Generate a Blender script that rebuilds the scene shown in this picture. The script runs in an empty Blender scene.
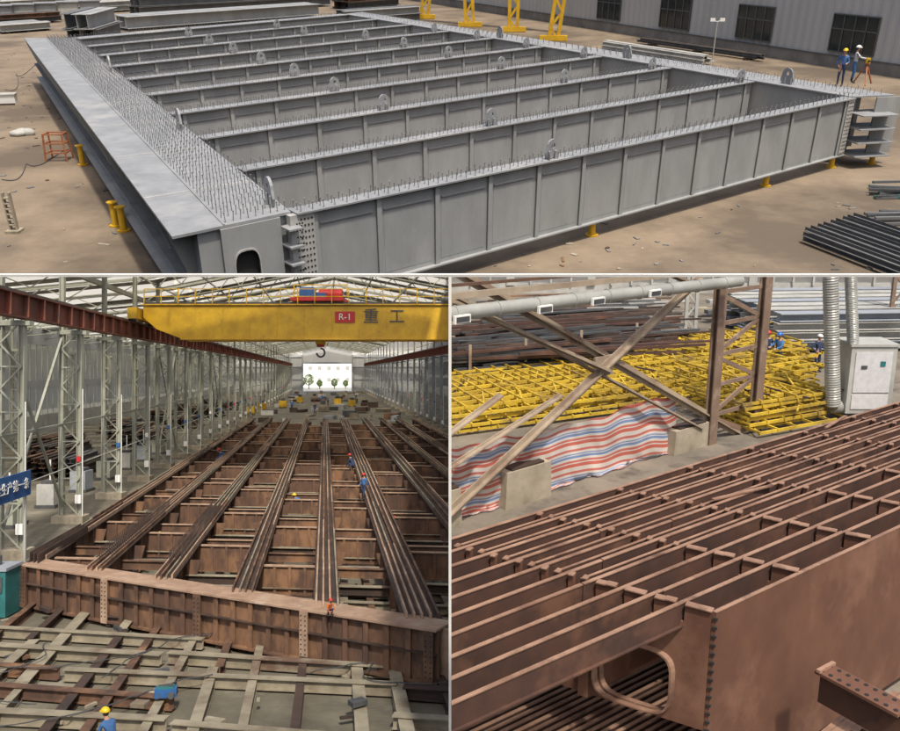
import bpy, bmesh, math, random
from mathutils import Vector, Matrix
from math import radians, sin, cos, atan, pi
random.seed(7)
R=random.uniform
F=850.0; CX=450.0; CY=365.5; P=radians(13.0)
CAM=Vector((0,0,60)); Z=Vector((0,0,1))
sc=bpy.context.scene
# ------------------------------------------------------------------ stages
class Stage:
    def __init__(s,H,vh,S,clip):
        s.H=H; s.S=S; s.th=atan((CY-vh)/F); s.clip=clip
        s.M=Matrix.Translation(CAM)@Matrix.Rotation(s.th-P,4,'X')@Matrix.Scale(S,4)@Matrix.Translation((0,0,-H))
    def ray(s,u,v):
        dx=(u-CX)/F; dy=-(v-CY)/F
        return Vector((dx,cos(s.th)+dy*sin(s.th),-sin(s.th)+dy*cos(s.th)))
    def bp(s,u,v,z=0.0):
        d=s.ray(u,v); t=(z-s.H)/d.z
        return Vector((d.x*t,d.y*t,z))
    def vz(s,p,v):
        d=s.ray(CX,v); return s.H+p.y*d.z/d.y
    def aty(s,u,v,y):
        d=s.ray(u,v); t=y/d.y
        return Vector((d.x*t,y,s.H+d.z*t))
    def vp(s,u,v,p,q):
        d=s.ray(u,v); n=Vector((-(q-p).y,(q-p).x,0))
        t=n.dot(p-Vector((0,0,s.H)))/n.dot(d)
        return Vector((0,0,s.H))+d*t
    def planes(s):
        if s.clip=='top':
            k=(CY-275.5)/F; f=Vector((0,cos(s.th),-sin(s.th))); up=Vector((0,sin(s.th),cos(s.th)))
            return [(Vector((0,0,s.H)),up-f*k)]
        e=0.16/s.S
        if s.clip=='left': return [(Vector((-e,0,0)),Vector((-1,0,0)))]
        return [(Vector((e,0,0)),Vector((1,0,0)))]
TOP=Stage(10.0,-70,0.25,'top'); BL=Stage(8.0,372,5.0,'left'); BR=Stage(4.0,165,14.0,'right')
# ------------------------------------------------------------------ materials
def mat(name,c1,c2=None,scale=1.0,rough=.6,bump=.0,c3=None,s3=.2,t3=.55,metal=0,stretch=(1,1,1),lo=.35,hi=.65):
    m=bpy.data.materials.new(name); m.use_nodes=True; nt=m.node_tree; N=nt.nodes; L=nt.links
    b=N['Principled BSDF']; b.inputs['Roughness'].default_value=rough; b.inputs['Metallic'].default_value=metal
    c2=c2 or tuple(x*.75 for x in c1)
    tc=N.new('ShaderNodeTexCoord'); mp=N.new('ShaderNodeMapping'); mp.inputs['Scale'].default_value=stretch
    L.new(tc.outputs['Object'],mp.inputs['Vector'])
    def ns(sc_,lo_,hi_,det=7):
        n=N.new('ShaderNodeTexNoise'); n.inputs['Scale'].default_value=sc_; n.inputs['Detail'].default_value=det; n.inputs['Roughness'].default_value=.65
        L.new(mp.outputs[0],n.inputs['Vector'])
        r=N.new('ShaderNodeMapRange'); r.inputs['From Min'].default_value=lo_; r.inputs['From Max'].default_value=hi_
        L.new(n.outputs['Fac'],r.inputs['Value']); return n,r
    n1,r1=ns(scale,lo,hi)
    mx=N.new('ShaderNodeMix'); mx.data_type='RGBA'; mx.inputs['A'].default_value=(*c1,1); mx.inputs['B'].default_value=(*c2,1)
    L.new(r1.outputs[0],mx.inputs['Factor']); out=mx.outputs['Result']
    if c3:
        n2,r2=ns(s3,t3,t3+.15)
        m2=N.new('ShaderNodeMix'); m2.data_type='RGBA'; m2.inputs['B'].default_value=(*c3,1)
        L.new(out,m2.inputs['A']); L.new(r2.outputs[0],m2.inputs['Factor']); out=m2.outputs['Result']
    L.new(out,b.inputs['Base Color'])
    if bump:
        bn=N.new('ShaderNodeBump'); bn.inputs['Strength'].default_value=bump; bn.inputs['Distance'].default_value=.03
        n3,_=ns(scale*5,0,1); L.new(n3.outputs['Fac'],bn.inputs['Height']); L.new(bn.outputs[0],b.inputs['Normal'])
    return m
M_grey=mat('grey_primer',(.31,.32,.32),(.245,.255,.255),.9,.6,.1,(.37,.375,.365),.35,.54,stretch=(1,1,.4))
M_greyd=mat('grey_primer_dark',(.15,.155,.155),(.10,.105,.11),.8,.6)
M_flange=mat('grey_flange',(.29,.30,.31),(.215,.225,.235),1.3,.5,.1,(.36,.36,.35),.3,.54)
M_stud=mat('stud_steel',(.27,.27,.265),(.14,.14,.14),3,.5)
M_plate=mat('splice_plate',(.46,.45,.43),(.32,.32,.31),3,.5)
M_hole=mat('dark_hole',(.02,.02,.02),None,2,.9)
M_yard=mat('yard_concrete',(.25,.195,.135),(.16,.122,.085),.45,.9,.3,(.11,.085,.06),.13,.44,lo=.3,hi=.7)
M_yellow=mat('yellow_paint',(.68,.42,.02),(.50,.29,.015),1.2,.45,.05,(.28,.18,.05),1.0,.62)
M_yellow2=mat('yellow_primer',(.62,.44,.04),(.36,.24,.03),1.5,.6,.05,(.18,.13,.06),1.2,.55)
M_orange=mat('orange_paint',(.42,.16,.07),(.25,.09,.04),2,.6)
M_wall=mat('cladding',(.44,.45,.45),(.38,.39,.39),.2,.6,0,(.33,.33,.31),.15,.6,stretch=(1,1,.3))
M_plinth=mat('plinth_concrete',(.24,.23,.21),(.15,.14,.13),.7,.9,.3)
M_glass=mat('window_glass',(.03,.04,.045),(.015,.02,.02),1,.12)
M_frame=mat('window_frame',(.10,.11,.11),(.07,.08,.08),2,.5)
M_lsteel=mat('pale_steel',(.46,.46,.43),(.30,.30,.28),1,.6)
M_dsteel=mat('dark_steel',(.045,.05,.055),(.09,.09,.09),2,.5)
M_white=mat('white_paint',(.84,.84,.80),(.72,.72,.68),.5,.6)
M_rust=mat('rusty_steel',(.135,.072,.044),(.055,.033,.024),1.6,.78,.3,(.235,.125,.065),.9,.50,stretch=(1,1,.45))
M_rustd=mat('rusty_steel_dark',(.06,.036,.026),(.032,.022,.018),1.0,.8,.3,(.11,.065,.045),.6,.55)
M_rustl=mat('rusty_flange',(.40,.275,.19),(.23,.14,.09),1.8,.75,.2,(.50,.38,.28),.9,.52)
M_floor=mat('hall_floor',(.155,.14,.10),(.08,.072,.052),.7,.9,.3,(.235,.215,.165),.35,.50)
M_rail=mat('floor_rail_steel',(.31,.275,.20),(.17,.145,.10),1.1,.8,.2,(.13,.08,.055),.6,.52)
M_col=mat('column_paint',(.37,.385,.315),(.26,.265,.21),.6,.6,.1,(.20,.15,.10),.5,.58)
M_colb=mat('column_paint_blue',(.33,.36,.40),(.22,.24,.27),.4,.6)
M_crail=mat('crane_rail_paint',(.23,.075,.045),(.13,.045,.03),.6,.7,.1,(.07,.05,.04),.7,.55)
M_red=mat('red_paint',(.55,.03,.03),(.4,.02,.02),2,.5)
M_blue=mat('blue_paint',(.03,.12,.32),(.02,.08,.22),2,.5)
M_teal=mat('teal_paint',(.03,.17,.17),(.02,.11,.11),2,.5)
M_rib=mat('rib_face',(.088,.042,.029),(.048,.026,.02),1.8,.72,.2,(.145,.07,.042),1.3,.52)  # darkened colour puts shade into rib sides that the sun reaches
M_ribtop=mat('rib_edge',(.34,.21,.145),(.19,.105,.07),2.5,.6,.1,(.11,.058,.04),1.6,.54)  # paler version of the rib colour, paints light onto upper edges
M_bplate=mat('brown_plate',(.15,.070,.043),(.105,.048,.031),1.6,.65,.2,(.205,.105,.068),1.0,.5,stretch=(1,1,.8))
M_conc=mat('concrete_block',(.40,.35,.27),(.24,.21,.15),1.5,.9,.3,(.18,.15,.11),1.2,.56)
M_brace=mat('brace_paint',(.38,.31,.23),(.25,.19,.14),1.4,.7,.1,(.18,.11,.075),1.1,.53)
M_brown=mat('brown_column_paint',(.24,.165,.12),(.16,.105,.075),1.2,.7,.1,(.36,.28,.21),1.4,.54)
M_duct=mat('galvanised_duct',(.40,.41,.38),(.28,.28,.26),1,.4,0,None,metal=.2)
M_floor2=mat('workshop_floor',(.22,.19,.15),(.12,.105,.085),.7,.9,.2,(.075,.065,.055),1.2,.53)
M_skin=mat('skin',(.45,.26,.18),(.38,.2,.14),8,.6)
M_hair=mat('hair',(.02,.015,.01),None,8,.7)
M_boot=mat('boot',(.03,.03,.03),None,8,.7)
M_navy=mat('navy_cloth',(.03,.05,.11),(.02,.03,.07),8,.9)
M_denim=mat('blue_cloth',(.06,.16,.36),(.04,.11,.26),8,.9)
M_whitec=mat('white_cloth',(.6,.6,.6),(.5,.5,.52),8,.9)
M_hatY=mat('helmet_yellow',(.8,.55,.02),None,3,.35); M_hatW=mat('helmet_white',(.8,.8,.8),None,3,.35)
M_hatR=mat('helmet_red',(.6,.03,.02),None,3,.35); M_hatB=mat('helmet_blue',(.03,.15,.5),None,3,.35)
M_orangec=mat('orange_cloth',(.6,.16,.04),None,8,.9)
M_leaf=mat('leaves',(.09,.15,.05),(.12,.2,.06),1,.8); M_bark=mat('bark',(.1,.07,.05),None,2,.9)
def roofmat():
    m=bpy.data.materials.new('translucent_roof_sheet'); m.use_nodes=True; nt=m.node_tree; N=nt.nodes; L=nt.links
    o=N['Material Output']; N.remove(N['Principled BSDF'])
    a=N.new('ShaderNodeBsdfTranslucent'); a.inputs[0].default_value=(.95,.93,.84,1); b=N.new('ShaderNodeBsdfTransparent'); b.inputs[0].default_value=(1,.97,.9,1)
    x=N.new('ShaderNodeMixShader'); x.inputs[0].default_value=.5; L.new(a.outputs[0],x.inputs[1]); L.new(b.outputs[0],x.inputs[2])
    L.new(x.outputs[0],o.inputs[0]); return m
M_sky=roofmat()
def tarpmat():
    m=bpy.data.materials.new('striped_tarp'); m.use_nodes=True; nt=m.node_tree; N=nt.nodes; L=nt.links; b=N['Principled BSDF']; b.inputs['Roughness'].default_value=.5
    uv=N.new('ShaderNodeUVMap'); sp=N.new('ShaderNodeSeparateXYZ'); L.new(uv.outputs[0],sp.inputs[0])
    mu=N.new('ShaderNodeMath'); mu.operation='MULTIPLY'; mu.inputs[1].default_value=5.2; L.new(sp.outputs[1],mu.inputs[0])
    fr=N.new('ShaderNodeMath'); fr.operation='FRACT'; L.new(mu.outputs[0],fr.inputs[0])
    cr=N.new('ShaderNodeValToRGB'); cr.color_ramp.interpolation='CONSTANT'; e=cr.color_ramp.elements
    e[0].position=0; e[0].color=(.55,.50,.45,1); e[1].position=.12; e[1].color=(.46,.12,.09,1)
    for p_,c_ in [(.27,(.56,.52,.48,1)),(.32,(.46,.14,.11,1)),(.42,(.55,.51,.48,1)),(.52,(.15,.23,.40,1)),(.63,(.55,.52,.50,1)),(.67,(.18,.25,.40,1)),(.73,(.55,.51,.48,1)),(.83,(.46,.14,.11,1)),(.94,(.55,.51,.48,1))]:
        q=e.new(p_); q.color=c_
    L.new(fr.outputs[0],cr.inputs[0]); L.new(cr.outputs[0],b.inputs['Base Color']); return m
M_tarp=tarpmat()
# ------------------------------------------------------------------ mesh builder
class MB:
    def __init__(s): s.v=[]; s.f=[]; s.m=[]; s.sm=[]; s.mats=[]; s.uv={}
    def mi(s,m):
        if m not in s.mats: s.mats.append(m)
        return s.mats.index(m)
    def add(s,vs,fs,m,smooth=False):
        o=len(s.v); s.v+= [Vector(x) for x in vs]; i=s.mi(m)
        for f in fs: s.f.append([o+k for k in f]); s.m.append(i); s.sm.append(smooth)
    def hexa(s,b,t,m):
        s.add(list(b)+list(t),[(3,2,1,0),(4,5,6,7),(0,1,5,4),(1,2,6,5),(2,3,7,6),(3,0,4,7)],m)
    def box(s,c,d,m,rot=0):
        c=Vector(c); hx,hy,hz=d[0]/2,d[1]/2,d[2]/2; ca,sa=cos(rot),sin(rot)
        pts=[c+Vector((x*ca-y*sa,x*sa+y*ca,z)) for z in(-hz,hz) for x,y in((-hx,-hy),(hx,-hy),(hx,hy),(-hx,hy))]
        s.hexa(pts[:4],pts[4:],m)
    def bar(s,p,q,w,h,m,up=Z,top=False):
        p=Vector(p);q=Vector(q);d=(q-p)
        if d.length<1e-6: return
        d.normalize(); sd=d.cross(up)
        if sd.length<1e-4: sd=d.cross(Vector((0,1,0)))
        sd.normalize(); u=sd.cross(d).normalized()
        a=sd*w/2; o=-u*h if top else -u*h/2; t=Vector((0,0,0)) if top else u*h/2
        s.hexa([p-a+o,p+a+o,q+a+o,q-a+o],[p-a+t,p+a+t,q+a+t,q-a+t],m)
    def ib(s,p,q,w,h,m,tf=.05,tw=.04,mf=None):
        mf=mf or m
        s.bar(p,q,w,tf,mf,top=True)
        e=Vector((0,0,tf)); s.bar(Vector(p)-e,Vector(q)-e,tw,h-2*tf,m,top=True)
        e=Vector((0,0,h-tf)); s.bar(Vector(p)-e,Vector(q)-e,w,tf,m,top=True)
    def cyl(s,p,q,r,m,r2=None,n=10,cap=True):
        p=Vector(p);q=Vector(q);d=(q-p).normalized(); r2=r if r2 is None else r2
        a=d.orthogonal().normalized(); b=d.cross(a)
        vs=[p+(a*cos(2*pi*i/n)+b*sin(2*pi*i/n))*r for i in range(n)]+[q+(a*cos(2*pi*i/n)+b*sin(2*pi*i/n))*r2 for i in range(n)]
        s.add(vs,[(i,(i+1)%n,n+(i+1)%n,n+i) for i in range(n)],m,n>5)
        if cap: s.add(vs[n:],[tuple(range(n))],m); s.add(vs[:n],[tuple(reversed(range(n)))],m)
    def ell(s,c,r,m,nu=12,nv=8,lo=0.0,T=None):
        vs=[];fs=[]
        for j in range(nv+1):
            a=pi*j/nv*(1-lo)
            for i in range(nu):
                p=Vector((r[0]*sin(a)*cos(2*pi*i/nu),r[1]*sin(a)*sin(2*pi*i/nu),r[2]*cos(a)))
                p=Vector(c)+p
                vs.append(T@p if T else p)
        for j in range(nv):
            for i in range(nu): fs.append((j*nu+i,(j+1)*nu+i,(j+1)*nu+(i+1)%nu,j*nu+(i+1)%nu))
        s.add(vs,fs,m,True)
    def ring(s,outer,inner,off,m):
        n=len(outer); off=Vector(off)
        vs=list(outer)+list(inner)+[x+off for x in outer]+[x+off for x in inner]
        fs=[]
        for i in range(n):
            j=(i+1)%n
            fs+=[(i,j,n+j,n+i),(2*n+i,3*n+i,3*n+j,2*n+j),(i,2*n+i,2*n+j,j),(n+i,n+j,3*n+j,3*n+i)]
        s.add(vs,fs,m)
    def prism(s,poly,off,m):
        n=len(poly); off=Vector(off); vs=list(poly)+[x+off for x in poly]
        s.add(vs,[tuple(reversed(range(n))),tuple(range(n,2*n))]+[(i,(i+1)%n,n+(i+1)%n,n+i) for i in range(n)],m)
    def build(s,name,st,clip=True,bev=0):
        me=bpy.data.meshes.new(name)
        me.from_pydata([tuple(v) for v in s.v],[],s.f)
        for m in s.mats: me.materials.append(m)
        me.polygons.foreach_set('material_index',s.m); me.polygons.foreach_set('use_smooth',s.sm)
        if clip:
            bm=bmesh.new(); bm.from_mesh(me)
            for co,no in st.planes():
                if any((v.co-co).dot(no)<0 for v in bm.verts):
                    bmesh.ops.bisect_plane(bm,geom=bm.verts[:]+bm.edges[:]+bm.faces[:],plane_co=co,plane_no=no,clear_inner=True)
            bm.to_mesh(me); bm.free()
        if len(me.vertices)==0: print('EMPTY',name); return None
        xs=[v.co for v in me.vertices]
        c=Vector(((min(v.x for v in xs)+max(v.x for v in xs))/2,(min(v.y for v in xs)+max(v.y for v in xs))/2,min(v.z for v in xs)))
        me.transform(Matrix.Translation(-c)); me.update()
        o=bpy.data.objects.new(name,me); sc.collection.objects.link(o); o.matrix_world=st.M@Matrix.Translation(c)
        return o
# ------------------------------------------------------------------ people
def person(st,pos,h,heading,shirt,pants,hat,pose='stand',name='worker'):
    J={'pel':(0,0,.95),'sp':(0,.01,1.14),'ch':(0,0,1.33),'nk':(0,.0,1.47),'hd':(0,.01,1.56)}
    for sd,k in((-1,'l'),(1,'r')):
        J['sh'+k]=(sd*.17,0,1.40);J['el'+k]=(sd*.23,-.02,1.13);J['wr'+k]=(sd*.24,.08,.90)
        J['hp'+k]=(sd*.09,0,.90);J['kn'+k]=(sd*.11,.03,.50);J['an'+k]=(sd*.12,-.02,.09);J['to'+k]=(sd*.14,.17,.035)
    if pose=='walk':
        J.update(knl=(-.10,.16,.52),anl=(-.10,.22,.10),tol=(-.10,.40,.06),knr=(.10,-.02,.49),anr=(.10,-.26,.12),tor=(.11,-.10,.04),wrl=(-.25,-.16,.96),wrr=(.24,.2,1.0))
    if pose=='hip':
        J.update(elr=(.36,-.08,1.16),wrr=(.20,.06,1.0),wrl=(-.25,.22,1.12))
    if pose=='reach':
        J.update(elr=(.2,.22,1.22),wrr=(.14,.42,1.2),ell=(-.2,.2,1.2),wrl=(-.12,.40,1.15))
    if pose in('bend','crouch'):
        if pose=='bend':
            J.update(pel=(0,-.12,.92),sp=(0,.02,1.08),ch=(0,.20,1.17),nk=(0,.34,1.23),hd=(0,.42,1.27),hpl=(-.09,-.12,.87),hpr=(.09,-.12,.87))
        else:
            J.update(pel=(0,-.15,.36),sp=(0,-.06,.55),ch=(0,.06,.72),nk=(0,.14,.84),hd=(0,.18,.92),hpl=(-.09,-.15,.33),hpr=(.09,-.15,.33),knl=(-.14,.22,.48),knr=(.14,.22,.46),anl=(-.12,.0,.09),anr=(.12,.0,.09))
        c=Vector(J['ch'])
        for sd,k in((-1,'l'),(1,'r')):
            J['sh'+k]=tuple(c+Vector((sd*.17,.05,.03)));J['el'+k]=tuple(c+Vector((sd*.2,.15,-.22)));J['wr'+k]=tuple(c+Vector((sd*.12,.32,-.38)))
    rad={'pel':.13,'sp':.12,'ch':.135,'nk':.055,'hd':.06,'sh':.065,'el':.046,'wr':.032,'hp':.092,'kn':.062,'an':.045,'to':.035}
    names=list(J); ed=[('pel','sp'),('sp','ch'),('ch','nk'),('nk','hd')]
    for k in'lr': ed+=[('ch','sh'+k),('sh'+k,'el'+k),('el'+k,'wr'+k),('pel','hp'+k),('hp'+k,'kn'+k),('kn'+k,'an'+k),('an'+k,'to'+k)]
    vs=[J[n] for n in names]; rr=[rad.get(n,rad.get(n[:2],.05)) for n in names]; E=[(names.index(a),names.index(b)) for a,b in ed]
    lab=list(names)
    for sd,k in((-1,'l'),(1,'r')):
        w=Vector(J['wr'+k]); e=Vector(J['el'+k]); d=(w-e).normalized(); s_=Vector((0,1,0)) if abs(d.z)>.6 else Vector((1,0,0))
        s_=(s_-d*s_.dot(d)).normalized(); nrm=d.cross(s_)
        pm=w+d*.06; vs.append(tuple(pm)); rr.append(.03); lab.append('palm'); pi_=len(vs)-1; E.append((names.index('wr'+k),pi_))
        for a,ln in((-.03,.07),(-.01,.085),(.01,.08),(.03,.06)):
            b=pm+s_*a+d*.02; vs.append(tuple(b));rr.append(.010);lab.append('palm');E.append((pi_,len(vs)-1))
            vs.append(tuple(b+d*ln*.55+nrm*.008));rr.append(.009);lab.append('palm');E.append((len(vs)-2,len(vs)-1))
            vs.append(tuple(b+d*ln*.9+nrm*.03));rr.append(.008);lab.append('palm');E.append((len(vs)-2,len(vs)-1))
        vs.append(tuple(w+d*.05+s_*.05));rr.append(.011);lab.append('palm');E.append((pi_,len(vs)-1))
        vs.append(tuple(w+d*.085+s_*.06+nrm*.02));rr.append(.009);lab.append('palm');E.append((len(vs)-2,len(vs)-1))
    me=bpy.data.meshes.new('t'); me.from_pydata(vs,E,[]); ob=bpy.data.objects.new('t',me); sc.collection.objects.link(ob)
    md=ob.modifiers.new('s','SKIN'); md.use_smooth_shade=True
    for i,sv in enumerate(me.skin_vertices[0].data): sv.radius=(rr[i],rr[i]*(.8 if lab[i] in('ch','sp','pel') else 1)); sv.use_root=(i==0)
    ob.modifiers.new('ss','SUBSURF').levels=1
    bpy.context.view_layer.update()
    ev=bpy.data.meshes.new_from_object(ob.evaluated_get(bpy.context.evaluated_depsgraph_get()))
    T=Matrix.Translation(pos)@Matrix.Rotation(heading,4,'Z')@Matrix.Scale(h/1.78,4)
    mb=MB(); vl=[Vector(v) for v in vs]
    V=[v.co.copy() for v in ev.vertices]; o=len(mb.v); mb.v+=[T@v for v in V]
    cm={'pel':pants,'hp':pants,'kn':pants,'an':M_boot,'to':M_boot,'hd':M_skin,'nk':M_skin,'pa':M_skin,'wr':shirt}
    for f in ev.polygons:
        c=f.center; b=min(range(len(vl)),key=lambda i:(vl[i]-c).length); l=lab[b]
        m=cm.get(l,cm.get(l[:2],shirt)); mb.f.append([o+i for i in f.vertices]); mb.m.append(mb.mi(m)); mb.sm.append(True)
    bpy.data.objects.remove(ob)
    hc=Vector(J['hd'])+Vector((0,.02,.08))
    mb.ell(hc,(.078,.098,.118),M_skin,T=T); mb.ell(hc+Vector((0,.10,-.01)),(.013,.02,.022),M_skin,6,4,T=T)
    for sd in(-1,1):
        mb.ell(hc+Vector((sd*.03,.088,.015)),(.010,.008,.007),M_hair,6,4,T=T); mb.ell(hc+Vector((sd*.08,0,-.005)),(.012,.02,.03),M_skin,6,4,T=T)
    mb.ell(hc+Vector((0,.088,-.055)),(.024,.01,.005),M_hatR,6,4,T=T); mb.ell(hc+Vector((0,-.025,.012)),(.083,.088,.11),M_hair,T=T)
    if hat:
        mb.ell(hc+Vector((0,0,.035)),(.115,.135,.115),hat,14,6,lo=.48,T=T); mb.ell(hc+Vector((0,.03,.04)),(.13,.165,.012),hat,14,4,T=T)
    return mb.build(name,st)
def lerp(a,b,t): return a+(b-a)*t
# =================================================================== TOP : YARD
S=TOP
mb=MB(); mb.hexa([Vector((-95,10,-.6)),Vector((95,10,-.6)),Vector((95,170,-.6)),Vector((-95,170,-.6))],[Vector((-95,10,0)),Vector((95,10,0)),Vector((95,170,0)),Vector((-95,170,0))],M_yard); mb.build('yard_ground',S)
zt=S.vz(S.bp(848,166),97); zb=.55
NL=S.bp(292,211,zt); NR=S.bp(850,97,zt); FL=S.bp(75,38,zt); FR=S.bp(345,14,zt)
NB=9
def studs(mb,p,q,rows,wid,sp=.36,h=.2):
    L_=(q-p).length; d=(q-p)/L_; sd=d.cross(Z).normalized(); n=int(L_/sp)
    for i in range(n):
        for r in range(rows):
            c=p+d*(sp*(i+.5)+R(-.02,.02))+sd*((r/(rows-1)-.5)*wid if rows>1 else 0)
            l_=Vector((R(-.02,.02),R(-.02,.02),0))
            mb.cyl(c,c+l_+Vector((0,0,h)),.014,M_stud,n=3,cap=False)
            mb.cyl(c+l_+Vector((0,0,h)),c+l_+Vector((0,0,h+.03)),.028,M_stud,n=4)
def lug(mb,p,d,s=.5,m=None):
    m=m or M_flange; n=16; out=[];inn=[]
    for i in range(n):
        a=2*pi*i/n; x=cos(a)*.5; y=sin(a)*.5
        if y<0: x=math.copysign(min(.62,abs(x)*1.3+.02),x); y=-.75 if abs(y)>.2 else y*2
        out.append(p+d*x*s*1.0+Z*(.8+y)*s); inn.append(p+d*cos(a)*.17*s+Z*(.85+sin(a)*.17)*s)
    mb.ring(out,inn,d.cross(Z)*.08,m)
    for sg in(-1,1): mb.bar(p+d*sg*.28*s+d.cross(Z)*.04,p+d*sg*.28*s+d.cross(Z)*.04+Z*s*.55,.05,.35,m)
def plate_girder(a,b,nst):
    mb=MB(); d=(b-a).normalized(); sd=d.cross(Z).normalized()
    if sd.y>0: sd=-sd    # toward camera
    mb.bar(a,b,.62,.05,M_flange,top=True)
    mb.bar(a-Z*.05-sd*.02,b-Z*.05-sd*.02,.30,zt-zb-.1,M_grey,top=True)
    mb.bar(a-Z*(zt-zb-.05),b-Z*(zt-zb-.05),.6,.05,M_grey,top=True)
    wf=sd*.13
    for i in range(nst+1):
        t=.02+.96*i/nst; c=lerp(a,b,t)
        mb.bar(c+sd*.20-Z*.05,c+sd*.20-Z*(zt-zb-.05),.035,.16,M_grey,up=d)
        if i<nst:
            c2=lerp(a,b,t+.96/nst)
            q0=c+(c2-c)*.09; q1=c+(c2-c)*.91
            e=sd*.137
            mb.hexa([q0+e-Z*(zt-zb-.2),q1+e-Z*(zt-zb-.2),q1-Z*(zt-zb-.2),q0-Z*(zt-zb-.2)],[q0+e-Z*.5,q1+e-Z*.5,q1-Z*.5,q0-Z*.5],M_grey)
            mb.bar(q0+sd*.15-Z*.45,q1+sd*.15-Z*.45,.05,.035,M_flange)
    studs(mb,a+Z*.0,b+Z*.0,3,.42)
    return mb,d,sd
for i in range(NB):
    a=lerp(NL,FL,i/NB); b=lerp(NR,FR,i/NB)
    mb,d,sd=plate_girder(a,b,13 if i==0 else 12)
    if i==0:
        for c0 in(a+d*.28,b-d*.22):
            mb.bar(c0+sd*.24-Z*.06,c0+sd*.24-Z*(zt-zb-.1),.5,.03,M_plate,up=sd)
            for r in range(14):
                for k in(-.16,-.05,.06,.17):
                    c=c0+sd*.255+d*k-Z*(.2+r*.175); mb.cyl(c,c+sd*.012,.03,M_hole,n=6)
    for k in ([.34] if i==0 else [.38,.97] if i==1 else [.30,.7,.95] if i<7 else [.3,.6]):
        lug(mb,lerp(a,b,k),d)
    mb.build('plate_girder',S)
# left edge box girder
OL=S.bp(172,237,zt); OF=S.bp(24,38,zt); dL=(OF-OL).normalized(); NLx=S.bp(290,212,zt)
inner0=NLx+(NLx-OL).normalized()*.02; inner1=FL
mb=MB()
mb.hexa([OL-Z*.06,inner0-Z*.06,inner1-Z*.06,OF-Z*.06],[OL+Z*.012,inner0+Z*.012,inner1+Z*.012,OF+Z*.012],M_flange)
rt=(inner0-OL).normalized(); wdt=(inner0-OL).length
w0=OL+rt*wdt*.20+dL*.1; w1=OF+(inner1-OF)*.20
mb.hexa([w0-Z*(zt-zb),inner0+dL*.1-rt*.1-Z*(zt-zb),inner1-rt*.1-Z*(zt-zb),w1-Z*(zt-zb)],[w0-Z*.06,inner0+dL*.1-rt*.1-Z*.06,inner1-rt*.1-Z*.06,w1-Z*.06],M_grey)
mb.bar(OL+Z*.012+rt*wdt*.42,OF+(inner1-OF)*.42+Z*.012,.05,.07,M_flange)
for i in range(9):
    t=(i+.7)/9; mb.bar(lerp(OL,OF,t)+Z*.016,lerp(inner0,inner1,t)+Z*.016,.06,.012,M_plate)
for i in range(30):
    t=(i+.4)/30; c=lerp(OL,OF,t); w=lerp(w0,w1,t)
    mb.prism([c+rt*.05-Z*.06,w-Z*.06,w-Z*1.7,w-Z*1.7-rt*.12,c+rt*.05-Z*.3],dL*.05,M_grey)
mb.bar(w0-rt*.2-Z*1.7,w1-rt*.2-Z*1.7,.3,.05,M_greyd)
mb.bar(w0-rt*.15-Z*(zt-zb),w1-rt*.15-Z*(zt-zb),.4,.06,M_grey)
e0=OL+rt*wdt*.38-dL*.0-Z*.07; e1=inner0-rt*.35-Z*.07; out=[];inn=[];W_=(e1-e0).length; Hh=zt-zb
cc=e0+rt*W_*.38-Z*(Hh*.50)
for i in range(24):
    a=2*pi*i/24; ca,sa=cos(a),sin(a); k=1/max(abs(ca),abs(sa))
    out.append(lerp(e0,e1,.5)-Z*Hh*.5+rt*ca*k*W_*.5+Z*sa*k*Hh*.5)
    se=lambda x:math.copysign(abs(x)**.6,x)
    inn.append(cc+rt*se(ca)*.36+Z*se(sa)*.62)
mb.ring(out,inn,-dL*.06,M_grey)
mb.ring([x-dL*.09+ (x-cc)*.08 for x in inn],[x-dL*.09 for x in inn],dL*.12,M_plate)
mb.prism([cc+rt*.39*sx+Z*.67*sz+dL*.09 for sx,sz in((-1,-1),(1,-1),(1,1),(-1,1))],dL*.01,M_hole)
for k in range(5):
    mb.bar(inner0-rt*.3-dL*.25-Z*(.35+k*.5),inner0+rt*.12-dL*.25-Z*(.35+k*.5),.5,.05,M_flange)
c0=inner0+rt*.12-dL*.1
mb.bar(c0-Z*.05,c0-Z*(zt-zb),.22,.5,M_plate,up=rt)
for r in range(14):
    for k in(-.12,.0,.12): mb.cyl(c0-dL*.255+rt*k*.7-Z*(.25+r*.19),c0-dL*.27+rt*k*.7-Z*(.25+r*.19),.028,M_hole,n=6)
for r in range(9):
    f=.45+.52*r/8; p0=lerp(OL,inner0,f)+Z*.012; p1=lerp(OF,inner1,f)+Z*.012; studs(mb,p0,p1,1,0,.45,.24)
for t in(.02,.26,.62): lug(mb,lerp(lerp(OL,inner0,.9),lerp(OF,inner1,.9),t),dL,.62)
mb.build('box_girder',S)
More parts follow.
